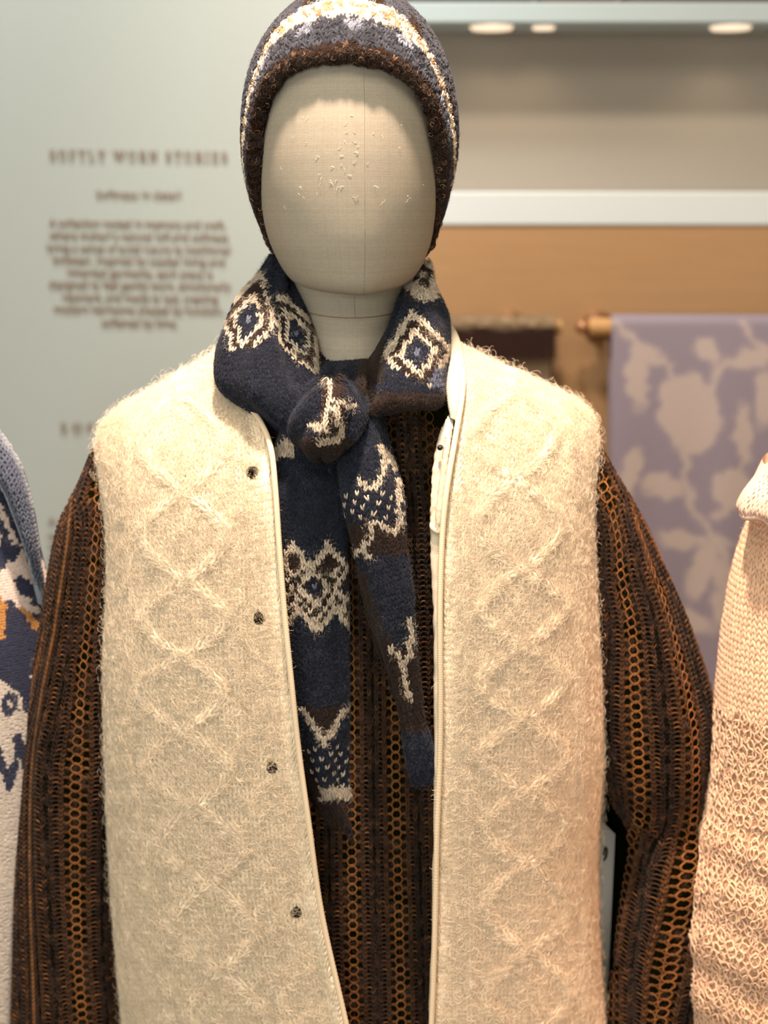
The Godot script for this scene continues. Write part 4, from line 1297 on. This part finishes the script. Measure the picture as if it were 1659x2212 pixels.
	knit(p, r, -0.03, 0.53, func(i, j, u, v):
		var w := Q(r.at(u, v))
		for q in [[822, 965, 830, 1010], [830, 1010, 815, 1045], [830, 975, 850, 1010], [775, 1035, 800, 1055], [800, 1055, 815, 1045], [858, 1040, 862, 1130], [862, 1130, 850, 1150], [850, 1150, 802, 1125], [802, 1125, 800, 1165], [800, 1165, 772, 1195], [790, 1185, 800, 1205], [885, 1340, 884, 1420], [845, 1400, 868, 1430], [868, 1430, 884, 1420], [868, 1430, 880, 1500], [880, 1490, 886, 1510]]:
			if seg(w, Vector2(q[0], q[1]), Vector2(q[2], q[3])) < 6.0: return 1
		if w.y > 1060.0 and w.y < 1120.0: return 1 if posmod(i * 2 + j, 5) == 0 else 0
		if w.y > 1130.0 and w.y < 1200.0: return 2
		if w.y > 1400.0 and w.y < 1580.0: return 2
		if w.y > 1230.0 and w.y < 1400.0 and w.x < 796.0 + (w.y - 1250.0) * 0.34: return 2
		return 0)

# ---------------------------------------------------------------- the beanie
func build_hat() -> void:
	var o := thing("knitted_beanie", "slate blue fuzzy beanie with brown edge and cream patterned band on the mannequin's head", "hat")
	var rows := [[735, -22, 780, -22, -0.008, 0.010, 0.01, 0, 0], [672, -6, 845, -6, -0.008, 0.055, 0.055, 0, 0], [603, 48, 912, 48, -0.008, 0.084, 0.085, 0, 0], [556, 120, 955, 120, -0.008, 0.1, 0.1, 0, 0], [533, 200, 978, 200, -0.008, 0.109, 0.108, 0, 0], [526, 280, 986, 280, -0.008, 0.113, 0.11, 0, 0],
		[529, 350, 982, 350, -0.008, 0.114, 0.108, 0, 0], [540, 410, 970, 410, -0.008, 0.112, 0.104, 0, 0], [556, 460, 956, 460, -0.008, 0.110, 0.098, 0, 0], [572, 500, 942, 500, -0.008, 0.108, 0.09, 0, 0], [590, 550, 926, 550, -0.008, 0.1, 0.08, 0, 0]]
	var shell := loft(rows, 72, 160, 2.05)
	# height of the edge in the photograph, by the angle round the head (0 at the left ear, 90 in front)
	var left := [[-90, 545], [-20, 545], [0, 530], [12, 488], [23, 400], [29, 330], [38, 222], [48, 172], [60, 143], [74, 128], [90, 122]]
	var right := [[-90, 545], [-20, 545], [0, 530], [12, 490], [21, 420], [29, 355], [35, 298], [40, 240], [50, 188], [60, 156], [74, 133], [90, 122]]
	var s := Sheet.new()
	s.nu = 160
	s.nv = 90
	s.closed = true
	var start := []
	for i in s.nu:
		var u := i / float(s.nu)
		var lo := 0.05
		var hi := 1.0
		for k in 14:                                  # where this meridian crosses the edge
			var m := (lo + hi) / 2.0
			var q := shell.at(u, m)
			var cx := P(757, 300, -0.008).x
			var ang := rad_to_deg(atan2(q.z + 0.008, (cx - q.x) * 1.24))
			var side: Array = left
			if q.x > cx:
				ang = 180.0 - ang
				side = right
			if ang > 180.0: ang -= 360.0
			if Q(q).y < lut(side, ang): lo = m
			else: hi = m
		start.append((lo + hi) / 2.0)
	for j in s.nv:
		for i in s.nu:
			s.p.append(shell.at(i / float(s.nu), lerpf(start[i], 0.0, j / (s.nv - 1.0))))
	# turned so that rows run from the crown (v 0) to the edge (v 1)
	var q := PackedVector3Array()
	for j in s.nv: q.append_array(s.p.slice((s.nv - 1 - j) * s.nu, (s.nv - j) * s.nu))
	s.p = q
	var blue := C(64, 66, 74)
	var pale := C(126, 130, 142)
	var cream := C(226, 208, 184)
	var tan := C(166, 128, 98)
	var brown := C(48, 34, 26)
	var edge_at := func(u: float, v: float) -> float:  # metres up from the edge
		var d := 0.0
		var last := s.at(u, 1.0)
		for k in 8:
			var w := s.at(u, lerpf(1.0, v, (k + 1) / 8.0))
			d += last.distance_to(w)
			last = w
		return d
	var tone := func(i: int, d: float) -> Color:
		if d < 0.0105: return brown.lerp(tan, 0.35 if rng.randf() < 0.12 else 0.0)
		if d < 0.033:
			if d > 0.022 and posmod(i, 14) < 5 and d < 0.031: return pale
			return blue
		if d < 0.037: return cream
		if d < 0.050: return tan if posmod(i + floori(d / 0.004), 4) < 2 and rng.randf() < 0.75 else cream
		if d < 0.053: return cream
		if d < 0.075: return blue if posmod(i, 12) < 9 else brown
		return blue
	var cap := part("crown", mesh_of(s, func(u, v): return dim(tone.call(floori(u * 150.0), edge_at.call(u, v)), 0.45)), M.knitbase, o)
	var y := Yarn.new()
	var hair := Yarn.new()
	lay(y, s, -0.16, 0.66, 0.0037, 0.0037, func(i, j, u, v):
		if v < 0.12: return null
		var d: float = edge_at.call(u, v)
		var c: Color = tone.call(i, d)
		if rng.randf() < 0.95: piece(hair, s, u, v, [pick(shape.wool), dim(c, rng.randf_range(0.6, 3.0)), 0.0058, 0.0058, 0.0060, rng.randf() * TAU, 0.0008])
		return [shape.fat if rng.randf() < 0.6 else shape.loop, dim(c, rng.randf_range(0.65, 1.2)), 0.0042, 0.0050, 0.0042, rng.randfn() * 0.4, 0.0004], 0.3)
	commit(y, "knit_stitches", M.yarn, cap)
	commit(hair, "fuzz", M.wool, cap)
	var so := Soup.new()
	var pts := []
	for i in 161:
		var e := s.at(i / 160.0, 1.0)
		pts.append(e + Vector3(-(e.x + 0.027) * 0.05, 0.002, -e.z * 0.05))
	var thick := []
	for i in 161:
		var wob := noise.get_noise_2d(pts[i].x * 2600.0, 31.0) + 0.7 * noise.get_noise_2d(pts[i].x * 7000.0, 77.0)
		thick.append(0.0056 + 0.0022 * wob)
		pts[i] += Vector3(0, -0.0012 * wob, 0.0016 * wob)
	so.tube(pts, thick, 10, dim(brown, 0.6))
	var br := part("brim", so.mesh(), M.knitbase, o)
	br.set_meta("label", "rolled dark brown edge of the beanie")
	y = Yarn.new()
	for i in 7000:
		var t := rng.randf() * 0.72 - 0.11
		var at := posmod(floori(t * 160.0), 160)
		var e: Vector3 = pts[at].lerp(pts[at + 1], rng.randf())
		var n := Vector3(rng.randfn(), rng.randfn(), rng.randfn() + 0.6).normalized()
		var x := n.cross(Vector3.UP).normalized()
		var b := Basis(x, n.cross(x), n).rotated(n, rng.randf() * TAU)
		var c := brown.lerp(tan, 0.5 if rng.randf() < 0.15 else 0.0)
		y.put(shape.loop if i % 2 else pick(shape.wool), Transform3D(b * Basis.from_scale(Vector3.ONE * 0.0034), e + n * thick[at] * 0.98), dim(c, rng.randf_range(0.6, 1.4)))
	commit(y, "fuzz", M.wool, br)
